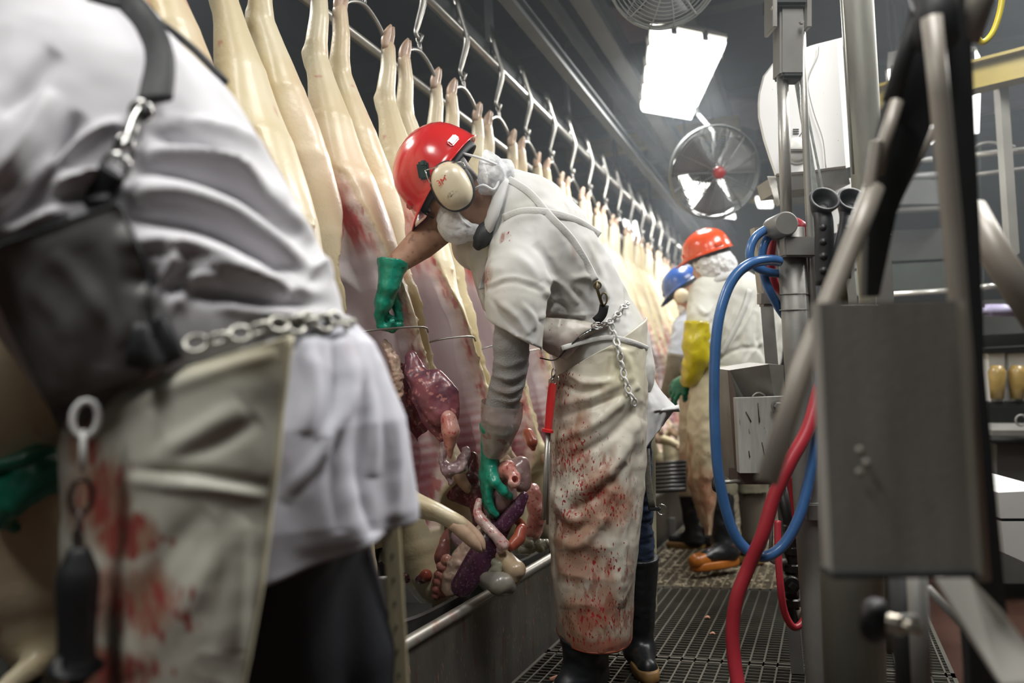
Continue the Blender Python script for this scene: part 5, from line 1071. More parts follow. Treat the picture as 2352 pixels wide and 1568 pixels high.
organ('beige sheet of marbled fat beside the purple spleen', 'fat', FATM, [C((1125, 1195, 2.5, .014), (1092, 1240, 2.49, .03), (1058, 1300, 2.48, .042), (1035, 1345, 2.48, .034))], 'fat_sheet', .012, 22, .004, .02, (-FW, .5))
organ('pinkish grey stomach held up by the gloved hand', 'stomach', STOM, [C((1150, 1100, 2.52, .045), (1150, 1140, 2.5, .052), (1135, 1165, 2.5, .035)), C((1175, 1085, 2.55, .04), (1195, 1070, 2.56, .032), (1200, 1110, 2.56, .03))], 'stomach', .004, 16)
organ('raw pink knob with a round cut opening on top of the stomach', 'meat', RAW, [C((1150, 1085, 2.46, .026), (1165, 1075, 2.45, .026), (1178, 1092, 2.44, .022))], 'cut_knob', .006, 34, .0035, .012, None, None, lambda S_: (S_.add(A(1182, 1098, 2.43), A(1180, 1106, 2.42), .019, .019, .005), S_.sub(A(1188, 1098, 2.38), A(1180, 1102, 2.43), .010, .008, .004)))
organ('thick glossy white tube crossing the spleen', 'intestine', TUBE, [C((1102, 1190, 2.44, .013), (1120, 1210, 2.43, .017), (1140, 1230, 2.42, .017), (1155, 1250, 2.42, .02), (1150, 1262, 2.43, .014)), C((1100, 1150, 2.46, .011), (1096, 1175, 2.45, .013), (1104, 1192, 2.44, .014))], 'white_tube', .003, 40, .0035)
organ('red-brown kidney wet with blood beside the spleen', 'kidney', KID, [C((1197, 1215, 2.48, .018), (1192, 1235, 2.47, .021), (1176, 1252, 2.46, .018))], 'kidney', .002, 20, .0035)
organ('small orange-brown lobe just above the kidney', 'organ', KID, [C((1190, 1196, 2.5, .014), (1200, 1206, 2.5, .012))], 'small_lobe', .002, 20, .0035)
organ('big glossy grey gut bulging over the trough rim', 'intestine', GUTG, [C((1118, 1330, 2.44, .024), (1146, 1340, 2.41, .036), (1160, 1338, 2.41, .03)), C((1160, 1345, 2.42, .03), (1170, 1350, 2.42, .022))], 'gut_coil', .002, 12)
organ('beige round gut above the grey one over the rim', 'intestine', GUTB, [C((1160, 1285, 2.46, .028), (1184, 1308, 2.43, .032), (1178, 1325, 2.43, .026)), C((1145, 1270, 2.47, .022), (1160, 1280, 2.46, .025))], 'gut_coil', .003, 18)
organ('small grey-green gut folds between spleen and beige gut', 'intestine', GUTW, [C((1135, 1290, 2.45, .014), (1150, 1295, 2.44, .014), (1138, 1305, 2.44, .012)), C((1128, 1312, 2.45, .012), (1145, 1312, 2.44, .012))], 'gut_coil', .002, 20, .0035)
pk = [(1025, 1285, .018), (1012, 1300, .014), (1028, 1308, .016), (1006, 1318, .013), (1020, 1325, .015), (1002, 1335, .013), (1015, 1344, .014), (1000, 1353, .014), (1012, 1362, .012), (998, 1368, .011)]
organ('pink and purple knotted small intestine at the left end of the fat sheet', 'intestine', GUTP, [C((x, y, 2.5, r), (x+6, y+3, 2.5, r*.9)) for x, y, r in pk], 'gut_coil', .002, 30, .0035, .004)
organ('white ball of gut glimpsed behind the hanging front hoof', 'intestine', MEMB, [C((1055, 1235, 2.62, .03), (1068, 1250, 2.62, .028))], 'gut_coil', .002, 14)
organ('reddish pointed lobe standing left of the fat sheet', 'organ', flesh('brown_lobe', (.22, .08, .06), (.14, .045, .04), None, 14), [C((1028, 1215, 2.58, .006), (1020, 1245, 2.56, .022), (1010, 1275, 2.55, .032))], 'liver_lobe', .004, 18)
organ('dark liver hanging below the green glove', 'liver', DARKM, [C((1085, 1050, 2.62, .02), (1075, 1100, 2.6, .04), (1050, 1130, 2.6, .035), (1095, 1150, 2.6, .03)), C((1095, 1130, 2.58, .03), (1100, 1200, 2.56, .02))], 'liver', .006, 18)
organ('large mottled purple-pink lung hanging from the opened carcass', 'lung', LIVER, [C((945, 820, 2.5, .02), (955, 860, 2.49, .036), (985, 900, 2.47, .05), (1010, 950, 2.46, .04)), C((1000, 870, 2.47, .03), (1030, 905, 2.46, .032), (1035, 950, 2.46, .03)), C((960, 900, 2.52, .03), (990, 960, 2.5, .03), (1015, 1000, 2.5, .02))], 'lung', .008, 20, .005, .02, (-FW, .6))
organ('bright pink pointed lung tip below the large lung', 'lung', RAW, [C((1030, 960, 2.44, .024), (1035, 990, 2.43, .028), (1033, 1025, 2.44, .016), (1034, 1050, 2.45, .005))], 'lung_tip', .004, 22)
organ('torn glossy membrane hanging under the lung tip', 'membrane', MEMB, [C((1020, 1020, 2.5, .01), (1015, 1060, 2.49, .014), (1030, 1080, 2.48, .018), (1060, 1070, 2.48, .02), (1072, 1030, 2.5, .012)), C((1030, 1085, 2.49, .012), (1035, 1105, 2.49, .01))], 'membrane', .014, 34, .004, .01)
organ('dark red neck meat behind the lung', 'meat', DARKM, [C((925, 850, 2.62, .04), (935, 920, 2.62, .05), (960, 960, 2.62, .045), (990, 1010, 2.64, .04))], 'neck_meat', .01, 16)
organ('fringed white fat flap hanging left of the lung', 'fat', FATM, [C((885, 790, 2.46, .012), (905, 830, 2.45, .018), (912, 870, 2.46, .02), (915, 910, 2.47, .014))], 'fat_flap', .014, 40, .004)
organ('dark red tongue hanging above the pale trotters', 'tongue', KID, [C((1212, 995, 2.9, .02), (1222, 1015, 2.88, .022), (1225, 1030, 2.88, .01))], 'tongue', .003, 20)
organ('reddish scrap of meat behind the red sharpening steel', 'meat', RAW, [C((1222, 1130, 2.85, .03), (1235, 1180, 2.83, .03), (1225, 1220, 2.83, .03))], 'meat_scrap', .01, 20)
gr_ = random.Random(8)
for k in range(16):
    x, y = gr_.uniform(1202, 1258), gr_.uniform(1236, 1262); c = A(x, y, 2.82)
    organ('pale greenish gut loop in the pan just left of the bloody apron', 'intestine', GUTW, [[(c, .018), (c+np.array([gr_.uniform(-.02, .02), gr_.uniform(-.02, .02), -.005]), .016)]], 'gut_loop', .002, 20, .005, .01, None, 'pale gut loops in the pan by the apron')
for k in range(9):
    x, y = gr_.uniform(935, 1000), gr_.uniform(1285, 1320); c = A(x, y, 2.55)
    organ('dark reddish offal lump lying in the near pan', 'offal', (DARKM, LIVER, KID)[k % 3], [[(c, .028), (c+np.array([gr_.uniform(-.03, .03), gr_.uniform(-.03, .03), -.01]), .022)]], 'offal_lump', .006, 26, .006, .01, None, 'offal lumps in the near pan')
# bloody front of the pig seen at the far left, with tiled ledge
tw = thing('tiled_ledge', 'grey-white tiled ledge at the bottom left corner', 'ledge', A(-20, 1600, 1.9))
tile = mat('pale_tile', (.2, .22, .2), .3, 0, .3, 10)
u_, w_ = nrm(RT*.96+FW*.15), nrm(UP)
base_ = A(-60, 1600, 1.75)
mk('ledge_core', box(base_+u_*.0+w_*.08-nrm(np.cross(u_, w_))*0+FW*.06, (.3, .1, .44), [u_, FW, w_]), DARKST, tw, smooth=False)
for i in range(4):
    for j in range(6): mk('tile', box(base_+u_*(-.13+.082*i+.0)+w_*(-.12+.082*j), (.079, .012, .079), [u_, nrm(np.cross(w_, u_)), w_], .002), tile, tw, smooth=False)
# ---------------- wall dispenser ----------------
dp = thing('towel_dispenser', 'white rounded dispenser with round knob mounted behind the steel poles', 'dispenser', A(1850, 400, 2.95)); DD = 2.95
WH = mat('dispenser_white', (.88, .88, .87), .35, 0, .04, 8, coat=.2, spots=[(60, .72, .02, (.45, .08, .05), .6)])
out_ = [(1742, 215), (1752, 175), (1775, 145), (1800, 128), (1862, 105), (1922, 90), (1932, 230), (1943, 386), (1900, 391), (1858, 398), (1780, 404), (1768, 370), (1752, 320), (1741, 270), (1740, 240)]
F_ = [A(x, y, DD) for x, y in out_]; B_ = [A(x+14, y-4, DD+.22) for x, y in out_]; k = len(out_); ctr = sum(F_)/k
G_ = [p+(ctr-p)*.03-FW*.012 for p in F_]
mk('cover', (np.array(G_+F_+B_), [tuple(range(k))[::-1]]+[(a*k+i, a*k+(i+1) % k, (a+1)*k+(i+1) % k, (a+1)*k+i) for a in (0, 1) for i in range(k)]+[tuple(2*k+i for i in range(k))]), WH, dp, smooth=35)
mk('cover_seam', tube([A(x, y, DD-.018) for x, y in ((1881, 105), (1878, 130), (1860, 170), (1856, 200), (1870, 260), (1890, 320), (1897, 385))], .0018, 6, sm=5), mat('seam_grey', (.4, .4, .38), .6), dp)
kc = A(1830, 345, DD-.02)
kb = mk('round_knob', lathe([(0, .012), (.035, .012), (.042, .006), (.046, 0), (.05, 0)], kc, -FW, 32), mat('knob_white', (.6, .6, .57), .35, 0, .1, 20), dp)
mk('knob_grip', box(kc-FW*.02, (.07, .012, .016), [RT, UP, FW], .004), MATS['knob_white'], kb, smooth=False)
for i, (a, b) in enumerate(((1738+80, 297), (1738+80, 302), (1738+80, 307))): mk('printed_line', box(A(1828, b, DD-.014), (.022, .0012, .004), [RT, FW, UP]), LEATHER, dp, smooth=False)
mk('printed_pointer', tube([A(1846, 298, DD-.015), A(1836, 313, DD-.015)], .0014, 5), LEATHER, dp)
mk('lower_tray', join(rect(A(1776, 404, DD), A(1945, 386, DD)-A(1776, 404, DD), A(1785, 440, DD+.02)-A(1776, 404, DD), FW*.2)), mat('tray_grey', (.3, .3, .28), .5, 0, .3, 12), dp, smooth=False)
tn = crumple(grid(lambda u, t: np.array([A(1762+22*a+20*b*(1-a*.6), 405+70*a, DD-.01+.01*math.sin(a*7)) for a, b in zip(u, t)]), 16, 8), .008, 40)
solidify(mk('torn_towel', tn, mat('paper_towel', (.62, .6, .55), .9), dp), .002)
pb = thing('pale_panel', 'white panel door glimpsed below the dispenser beside the black cups', 'panel', A(1930, 520, 3.2))
mk('panel_face', rect(A(1905, 415, 3.2), A(1960, 408, 3.2)-A(1905, 415, 3.2), A(1915, 535, 3.2)-A(1905, 415, 3.2), FW*.02), WH, pb, smooth=False)
q_ = A(1935, 500, 3.3); mk('panel_post', box((q_[0], q_[1], q_[2]/2), (.05, .05, q_[2])), STEEL2, pb, smooth=False); mk('panel_latch', box(A(1933, 520, 3.17), (.03, .01, .02), [RT, FW, UP]), STEEL, pb, smooth=False)
# ---------------- hose and valve stand ----------------
S2 = 2.28
sd = thing('valve_stand', 'steel valve stand with column, actuator and clamp at the aisle side', 'stand', A(1888, 1568, 2.3))
mk('lower_column', tube([A(1815, 525, S2), A(1838, 900, S2), A(1884, 1568, S2), A(1905, 1850, S2)], .039, 20), STEEL2, sd)
for y in (676, 712): mk('weld_ring', torus(A(1824, y, S2), UP, .0395, .002, 24, 5), STEEL2, sd)
mk('upper_rod', tube([A(1797, 170, S2), A(1807, 520, S2)], .0165, 14), STEEL, sd)
fx = [RT, FW, UP]
act = mk('actuator', box(A(1811, 100, S2), (.07, .07, .2), fx, .006), STEEL2, sd, smooth=False); mk('actuator_foot', box(A(1813, 176, S2), (.066, .066, .03), fx, .008), DARKST, act, smooth=False); mk('actuator_head', box(A(1806, 8, S2), (.11, .1, .05), fx, .008), DARKST, act, smooth=False)
for x in (1770, 1848): mk('actuator_plate', box(A(x, 30, S2-.02), (.012, .08, .11), fx, .002), STEEL, act, smooth=False)
for (x, y) in ((1775, 20), (1840, 52)): mk('bolt', lathe([(0, .008), (.006, .008), (.007, 0)], A(x, y, S2-.05), -FW, 6), STEEL, act, smooth=False)
mk('side_rod', tube([A(1838, -30, S2-.02), A(1850, 300, S2-.02), A(1862, 560, S2-.02), A(1880, 1000, S2)], .0105, 12), STEEL, sd)
mk('top_cap', join(lathe([(0, -.01), (.03, -.01), (.034, -.004), (.034, .1), (0, .1)], A(1804, 514, S2-.07), FW, 28)), STEEL2, sd, smooth=40)
mk('clamp_bracket', box(A(1832, 568, S2-.04), (.088, .05, .055), fx, .004), STEEL2, sd, smooth=False)
mk('galvanised_strip', rect(A(1826, 180, S2+.1), A(1838, 180, S2+.1)-A(1826, 180, S2+.1), A(1868, 440, S2+.1)-A(1826, 180, S2+.1), FW*.01), mat('galvanised', (.42, .46, .44), .5, .4, .5, 60), sd, smooth=False)
mk('galvanised_strip_face', rect(A(1838, 184, S2+.095), A(1842, 184, S2+.095)-A(1838, 184, S2+.095), A(1890, 440, S2+.095)-A(1838, 184, S2+.095), FW*.006), MATS['galvanised'], sd, smooth=False)
mk('clamp_ear', box(A(1876, 1172, S2-.02), (.075, .06, .05), fx, .004), STEEL2, sd, smooth=False)
mk('upper_block', box(A(1860, 600, 2.34), (.05, .05, .12), fx), STEEL2, sd, smooth=False)
# boxed valve housing with white plate
vb = thing('valve_housing', 'steel housing with scratched white plate and big hex bolt', 'housing', A(1740, 1110, 2.5))
def prism(front, depth, vec=None):
    v = [A(x, y, d) for x, y, d in front]; w_ = FW*depth if vec is None else vec; k = len(v)
    return np.array(v+[p+w_ for p in v]), [tuple(range(k))[::-1], tuple(range(k, 2*k))]+[(i, (i+1) % k, (i+1) % k+k, i+k) for i in range(k)]
SSD = mat('housing_steel', (.3, .29, .26), .5, .4, .5, 10, .1, 60, spots=[(80, .7, .03, (.2, .05, .04), .6)])
mk('case', prism([(1675, 850, 2.5), (1766, 836, 2.42), (1800, 838, 2.5), (1808, 1100, 2.5), (1694, 1111, 2.5)], .2), SSD, vb, smooth=False)
mk('case_side', prism([(1675, 850, 2.49), (1690, 905, 2.44), (1702, 1112, 2.44), (1694, 1112, 2.49)], .02), mat('rusty_steel', (.14, .1, .09), .6, .3, .5, 14), vb, smooth=False)
mk('case_base', prism([(1694, 1086, 2.44), (1812, 1086, 2.44), (1812, 1112, 2.44), (1694, 1112, 2.44)], .1), mat('rusty_steel'), vb, smooth=False)
pl_ = mk('white_plate', prism([(1690, 914, 2.4), (1806, 910, 2.4), (1812, 1086, 2.4), (1699, 1086, 2.4)], .03), mat('scratched_white', (.52, .52, .48), .5, .1, .3, 12, .1, 60, stretch=(8, 8, .6), spots=[(14, .66, .03, (.1, .07, .04), .8)]), vb, smooth=False, label='scratched off-white face plate')
mk('hex_bolt', join(lathe([(.019, .0), (.019, .004), (.013, .005), (.013, 0)], A(1785, 932, 2.385), -FW, 24), lathe([(0, .018), (.011, .018), (.013, .015), (.013, 0)], A(1785, 932, 2.385), -FW, 6)), STEEL2, pl_, smooth=False)
mk('lifting_ring', torus(A(1743, 914, 2.44), FW, .016, .004, 24, 6, u=RT, stretch=1.2), STEEL, vb)
for (x0, y0, x1, y1) in ((1713, 945, 1725, 968), (1741, 925, 1744, 970), (1750, 1015, 1756, 1045), (1720, 1035, 1722, 1050)): mk('scratch', tube([A(x0, y0, 2.398), A(x1, y1, 2.398)], .0016, 5), mat('scratch_brown', (.06, .04, .03), .7), pl_)
mk('probe_rod', tube([A(1650, 1108, 2.42), A(1700, 1104, 2.42)], .006, 8), STEEL, vb); mk('probe_disc', lathe([(0, -.006), (.024, -.006), (.027, 0), (.024, .008), (0, .01)], A(1646, 1110, 2.42), nrm(RT*.8-FW*.6), 24), DARKST, vb)
kn_ = thing('control_post', 'slim post and black block above the valve housing beside the blue hose', 'post', A(1760, 700, 2.6))
mk('post', prism([(1733, 522, 2.6), (1758, 520, 2.6), (1765, 670, 2.6), (1750, 672, 2.6)], .05), mat('beige_steel', (.35, .33, .28), .5, .3, .3, 10), kn_, smooth=False)
q_ = A(1758, 660, 2.72); mk('post_base', box((q_[0], q_[1], q_[2]/2), (.04, .04, q_[2])), STEEL2, kn_, smooth=False); mk('block', box(A(1770, 686, 2.58), (.075, .06, .05), fx, .008), STEEL2, kn_, smooth=False)
# black rubber cups
for i, (cx, cy, bx, by, dd) in enumerate(((1892, 462, 1893, 655, 2.1), (1955, 462, 1935, 640, 2.14))):
    cu = thing('rubber_handle', ('left', 'right')[i]+' black rubber handle with a cup-shaped end beside the column', 'handle', A(bx, by, dd), 'black cup-ended handles')
    c = A(cx, cy, dd); ax_ = nrm(-FW*.85+UP*.52)
    mk('cup', lathe([(.016, -.05), (.026, -.03), (.036, -.004), (.04, .006), (.038, .012), (.032, .01), (.027, -.004), (.014, -.018), (0, -.02)], c, ax_, 32), BLACKRUB, cu)
    mk('cup_bolt', lathe([(0, .006), (.005, .005), (.007, 0)], c-ax_*.018, ax_, 12), BRASS, cu)
    g_ = mk('grip', tube([c-ax_*.03, A(cx+(bx-cx)*.3, cy+50, dd), A(bx, by-60, dd), A(bx, by, dd)], [.022, .024, .024, .022], 16, sm=4), BLACKRUB, cu)
    for k in range(4): mk('grip_boss', lathe([(0, .004), (.009, .002), (.011, -.004)], A(cx+(bx-cx)*(.3+.18*k), cy+60+33*k, dd-.023), -FW, 14), BLACKRUB, g_)
    mk('stem', tube([A(bx, by-5, dd), A(bx+6, by+60, dd)], .009, 8), BRASS, cu)
# hoses
BLUE = mat('blue_hose', (.05, .15, .37), .3, 0, .35, 12, .1, 60, coat=.3); RED = mat('red_hose', (.42, .03, .045), .4, 0, .3, 10, .1, 60); YH = mat('yellow_hose', (.75, .62, .03), .4, 0, .2, 20)
def hose(pts, r, m, label, cat='hose', name='hose'): return tag(mk(name, tube([A(x, y, d) for x, y, d in pts], r, 14, sm=10), m), label, cat)
hose([(1790, 600, 2.22), (1765, 597, 2.2), (1725, 605, 2.18), (1690, 632, 2.17), (1665, 680, 2.16), (1648, 750, 2.15), (1641, 850, 2.15), (1642, 980, 2.15), (1652, 1100, 2.15), (1680, 1210, 2.15), (1715, 1262, 2.15), (1755, 1278, 2.15), (1800, 1250, 2.15), (1838, 1180, 2.15), (1862, 1080, 2.16), (1876, 980, 2.17), (1885, 860, 2.17), (1900, 760, 2.18)], .0145, BLUE, 'long blue hose hanging in a deep loop beside the white plate')
hose([(1800, 515, 2.34), (1770, 522, 2.3), (1735, 545, 2.27), (1722, 580, 2.26), (1730, 606, 2.26), (1755, 622, 2.27), (1790, 628, 2.3), (1830, 625, 2.36)], .0125, BLUE, 'blue hose coil nearest the left of the column')
hose([(1812, 530, 2.36), (1780, 530, 2.32), (1756, 560, 2.3), (1750, 600, 2.3), (1760, 650, 2.3), (1785, 700, 2.31), (1805, 730, 2.33)], .0125, BLUE, 'inner blue hose coil passing behind the column')
hose([(1860, 548, 2.36), (1845, 520, 2.32), (1815, 508, 2.38), (1785, 530, 2.37), (1772, 570, 2.36), (1772, 620, 2.36), (1785, 660, 2.37), (1820, 670, 2.42), (1850, 612, 2.36), (1862, 608, 2.33)], .0135, RED, 'red hose coil wrapped around the column top')
hose([(1900, 830, 2.2), (1880, 900, 2.17), (1855, 985, 2.14), (1815, 1060, 2.12), (1778, 1140, 2.12), (1752, 1225, 2.12), (1720, 1300, 2.14), (1693, 1370, 2.14), (1683, 1440, 2.14), (1686, 1510, 2.13), (1700, 1600, 2.1)], .0185, RED, 'thick red hose running down across the blue loop to the floor')
hose([(1812, 1090, 2.42), (1825, 1170, 2.42), (1832, 1235, 2.42)], .0105, RED, 'short red hose behind the column near the valve')
hose([(1786, 1195, 2.4), (1787, 1260, 2.38), (1792, 1340, 2.36), (1802, 1405, 2.36), (1823, 1440, 2.36), (1845, 1425, 2.38), (1856, 1380, 2.42)], .0105, RED, 'thin red hose looping under the black valve fittings')
hose([(1900, 1180, 2.0), (1898, 1270, 2.0), (1908, 1370, 2.0), (1932, 1450, 2.0), (1950, 1530, 2.0), (1955, 1620, 2.0)], .0145, RED, 'red hose descending right of the column')
hose([(2245, -40, 2.3), (2237, 30, 2.3), (2240, 75, 2.3), (2256, 97, 2.3), (2280, 75, 2.3), (2297, 25, 2.3), (2306, -40, 2.3)], .0085, YH, 'yellow hose loop hanging at the top right corner')
vf = thing('valve_fittings', 'black pipe fittings with hex plug under the valve housing', 'valve', A(1820, 1430, 2.42))
VB = mat('black_fitting', (.03, .03, .028), .4, .4, .4, 20)
mk('pipe', tube([A(1790, 1112, 2.46), A(1812, 1190, 2.46), A(1818, 1250, 2.44), A(1820, 1430, 2.44)], .02, 14), VB, vf)
for y, r in ((1215, .027), (1262, .031), (1302, .03), (1382, .028)): mk('collar', lathe([(r-.006, -.014), (r, -.01), (r, .01), (r-.006, .014)], A(1819, y, 2.44), UP, 8), VB, vf, smooth=False)
mk('plug', join(lathe([(0, .012), (.024, .012), (.028, .004), (.028, -.03)], A(1816, 1342, 2.41), -FW, 24), lathe([(0, .026), (.013, .026), (.014, .01)], A(1816, 1342, 2.41), -FW, 4)), VB, vf, smooth=False)
mk('elbow', tube([A(1772, 1268, 2.42), A(1774, 1285, 2.42), A(1790, 1290, 2.42), A(1806, 1287, 2.42)], .010, 10, sm=4), STEEL2, vf)
mk('pigtail', tube([A(1770, 1130, 2.45), A(1772, 1200, 2.44), A(1770, 1270, 2.42)], .006, 8), STEEL2, vf); mk('worn_end', tube([A(1830, 1395, 2.44), A(1834, 1435, 2.44)], [.022, .012], 10), mat('worn_brass', (.2, .18, .15), .6, .3, .5, 30), vf)
# ---------------- big columns behind ----------------
PIPE = mat('galv_pipe', (.29, .29, .25), .5, .5, .5, 4, .1, 30, stretch=(4, 4, .5))
cp = thing('steel_column', 'tall thick galvanised pipe column right of the white dispenser', 'column', A(2040, 1568, 2.75))
mk('pipe_shaft', tube([A(1955, -120, 2.65), A(1968, 0, 2.66), A(1992, 400, 2.7), A(2030, 1000, 2.75), A(2075, 1700, 2.8)], .052, 24), PIPE, cp); mk('pipe_seam', tube([A(1934, 0, 2.62), A(1960, 400, 2.66)], .004, 6), PIPE, cp)
cp = thing('machine_post', 'wide grey post standing below the blurred steel plate', 'post', A(1965, 1700, 1.75)); mk('post_shaft', tube([A(1948, 700, 1.72), A(1952, 1200, 1.72), A(1968, 1720, 1.75)], .064, 24), PIPE, cp); mk('post_foot', lathe([(0, .01), (.09, .01), (.09, 0), (0, 0)], A(1968, 1722, 1.75), (0, 0, 1), 20), STEEL2, cp)
for k, (x0, x1, dd) in enumerate(((2010, 2052, 2.5),)):
    pt = thing('upright_plate', 'grey upright plate behind the slanted frame', 'plate', A(2030, 1000, dd)); mk('plate_web', prism([(x0, 540, dd), (x0+28, 505, dd), (x1, 640, dd), (x1+6, 900, dd), (x0+10, 900, dd)], .01), STEEL2, pt, smooth=False); mk('plate_rivet', lathe([(0, .004), (.006, 0)], A(2044, 540, dd-.005), -FW, 10), STEEL, pt)
# ---------------- out-of-focus machine frame on the right ----------------
FRM = mat('frame_steel', (.31, .28, .24), .45, .15, .3, 5); FRD = mat('frame_dark', (.035, .036, .038), .55, .4, .4, 5)
mf = thing('machine_frame', 'out-of-focus machine frame with slanted tubes and tall steel upright at right', 'frame', A(2200, 1568, 1.15))
mk('upright_tube', tube([A(2140, 40, 1.12), A(2158, 220, 1.12), A(2185, 500, 1.12), A(2212, 820, 1.13), A(2252, 1330, 1.14)], .0135, 14), FRM, mf)
mk('upright_plate', prism([(2150, -60, 1.2), (2225, -60, 1.2), (2250, 500, 1.2), (2262, 850, 1.2), (2330, 1600, 1.2), (2230, 1600, 1.2), (2195, 700, 1.2), (2165, 300, 1.2)], .02), FRD, mf, smooth=False)
mk('slanted_plate', prism([(2118, 60, 1.25), (2165, 60, 1.25), (2150, 260, 1.25), (2060, 490, 1.25), (2045, 560, 1.25), (2020, 680, 1.25), (1990, 680, 1.25), (1995, 470, 1.25), (2035, 240, 1.25)], .02), FRD, mf, smooth=False)
mk('slanted_tube', tube([A(2008, 430, 1.22), A(1965, 540, 1.2), A(1900, 700, 1.16), A(1840, 850, 1.14), (A(1762, 1105, 1.1))], .0155, 16), FRM, mf)
mk('tube_end_cap', lathe([(0, .0), (.012, .0), (.0155, -.006)], A(1761, 1108, 1.1), -UP, 16), FRM, mf)
mk('adjust_tube', tube([A(2120, 0, 1.2), A(2080, 120, 1.22), A(2046, 235, 1.24)], .014, 12), FRD, mf)
mk('adjust_end', tube([A(2060, 232, 1.22), A(2030, 330, 1.22), A(2014, 400, 1.22)], .010, 12), FRM, mf)
mk('scalloped_rack', join(*[lathe([(0, -.007), (.0085, -.004), (.0095, .0), (.0085, .004), (0, .007)], A(2014-22*k/12., 330+138*k/12., 1.215), nrm(UP), 14) for k in range(13)]), FRM, mf)
mk('inner_brace', tube([A(2140, 300, 1.3), A(2090, 390, 1.3), A(2045, 480, 1.3)], .010, 12), FRM, mf)
mk('top_arm', tube([A(2130, -40, 1.2), A(2150, 20, 1.18), A(2150, 90, 1.15)], .03, 14), FRD, mf)
mk('top_stub', tube([A(2215, 95, 1.22), A(2250, 0, 1.2), A(2262, -60, 1.2)], .022, 14), FRM, mf)
mk('rear_brace', tube([A(2230, 480, 1.45), A(2290, 590, 1.4), A(2400, 760, 1.35)], .026, 14), FRM, mf)
mk('rear_link', tube([A(2222, 430, 1.9), A(2260, 520, 1.9), A(2325, 605, 1.9)], .010, 10), STEEL2, mf)
bx_ = thing('steel_plate_box', 'large blurred brushed steel box plate in the right foreground', 'box', A(2060, 1320, 1.02))
mk('front_plate', prism([(1882, 695, .98), (2205, 690, 1.0), (2252, 1318, 1.02), (1912, 1322, 1.0)], .03), BRUSH, bx_, smooth=False)
mk('edge_flange', prism([(2205, 690, .99), (2216, 690, .98), (2258, 1322, 1.0), (2246, 1322, 1.01)], .05), FRM, bx_, smooth=False)
for (x, y) in ((1990, 1064), (1975, 1035), (1975, 1085)): mk('plate_screw', lathe([(0, .003), (.004, .002), (.0055, 0)], A(x, y, .985), -FW, 12), FRM, bx_)
mk('bottom_lip', prism([(1912, 1318, .99), (2252, 1314, 1.01), (2252, 1326, 1.01), (1912, 1330, .99)], .04), DARKST, bx_, smooth=False)
kb_ = thing('clamp_knob', 'black round clamp knob with chrome stud at the bottom right', 'knob', A(2020, 1468, 1.05))
mk('knob_disc', lathe([(0, -.014), (.024, -.014), (.029, -.006), (.029, .006), (.022, .014), (.012, .016)], A(2012, 1425, 1.05), nrm(RT*.75-FW*.65), 28), BLACKRUB, kb_)
mk('stud', join(lathe([(0, .034), (.011, .034), (.013, .03), (.013, .0)], A(2012, 1424, 1.05), nrm(RT*.75-FW*.65), 18), lathe([(0, .056), (.008, .056), (.008, .034)], A(2012, 1424, 1.05), nrm(RT*.75-FW*.65), 14)), mat('worn_chrome', (.5, .46, .38), .3, .8, .3, 20), kb_)
mk('knob_rod', tube([A(2035, 1425, 1.06), A(2100, 1420, 1.12)], .007, 10), STEEL2, kb_)
lp = thing('support_leg', 'grey pipe legs under the blurred steel box plate', 'leg', A(2110, 1600, 1.3)); mk('leg_tube', tube([A(2105, 1310, 1.3), A(2122, 1660, 1.32)], .016, 12), STEEL2, lp); mk('leg_tube', tube([A(2075, 1320, 1.35), A(2095, 1660, 1.36)], .024, 12), FRD, lp); mk('diagonal_stay', tube([A(2130, 1350, 1.5), A(2215, 1440, 1.5), A(2230, 1600, 1.5)], .008, 8), STEEL2, lp)
sl = tag(mk('slanted_strip', prism([(2150, 1328, 1.1), (2225, 1322, 1.1), (2300, 1400, 1.05), (2420, 1560, 1.0), (2420, 1720, 1.0), (2300, 1568, 1.04), (2235, 1470, 1.08)], .012), mat('bright_strip', (.72, .7, .64), .4, .1, .2, 6), smooth=False), 'wide pale steel strip slanting out of the bottom right corner', 'strip')
wb = thing('white_tub', 'stacked white plastic tubs cut off by the right edge', 'tub', A(2340, 1290, 2.1))
mk('upper_tub', prism([(2293, 1131, 2.1), (2420, 1125, 2.1), (2420, 1190, 2.1), (2299, 1190, 2.1)], .3), WHITEPL, wb, smooth=False); mk('lower_tub', prism([(2300, 1198, 2.1), (2420, 1198, 2.1), (2420, 1320, 2.1), (2352, 1290, 2.1), (2308, 1270, 2.1)], .3), WHITEPL, wb, smooth=False)
mk('tub_band', prism([(2299, 1190, 2.11), (2420, 1190, 2.11), (2420, 1198, 2.11), (2300, 1198, 2.11)], .28), LEATHER, wb, smooth=False)
# background machinery at right
MG = mat('machine_grey', (.14, .145, .14), .55, .3, .5, 2.5)
mg = thing('processing_machine', 'grey processing machine in the dim right background with bright edge rail', 'machine', A(2150, 900, 5.0))
def slab(x0, y0, x1, y1, d, dep, m, nm): return mk(nm, prism([(x0, y0, d), (x1, y0-(x1-x0)*.05, d), (x1, y1-(x1-x0)*.05, d), (x0, y1, d)], dep), m, mg, smooth=False)
slab(2040, 530, 2260, 600, 5.0, .6, MG, 'upper_housing'); slab(2045, 606, 2260, 668, 4.95, .6, mat('machine_green', (.12, .14, .125), .5, .2, .5, 3), 'lower_housing'); slab(2045, 478, 2210, 486, 4.9, .1, STEEL2, 'housing_ledge'); slab(2045, 700, 2420, 780, 5.0, .6, MG, 'belt_frame')
mk('edge_rail', tube([A(2045, 676, 4.85), A(2260, 662, 4.7)], .016, 10), mat('bright_edge', (.6, .6, .56), .3, .5, .2, 10), mg); mk('edge_rail', tube([A(2245, 660, 4.4), A(2300, 655, 4.4)], .016, 10), MATS['bright_edge'], mg)
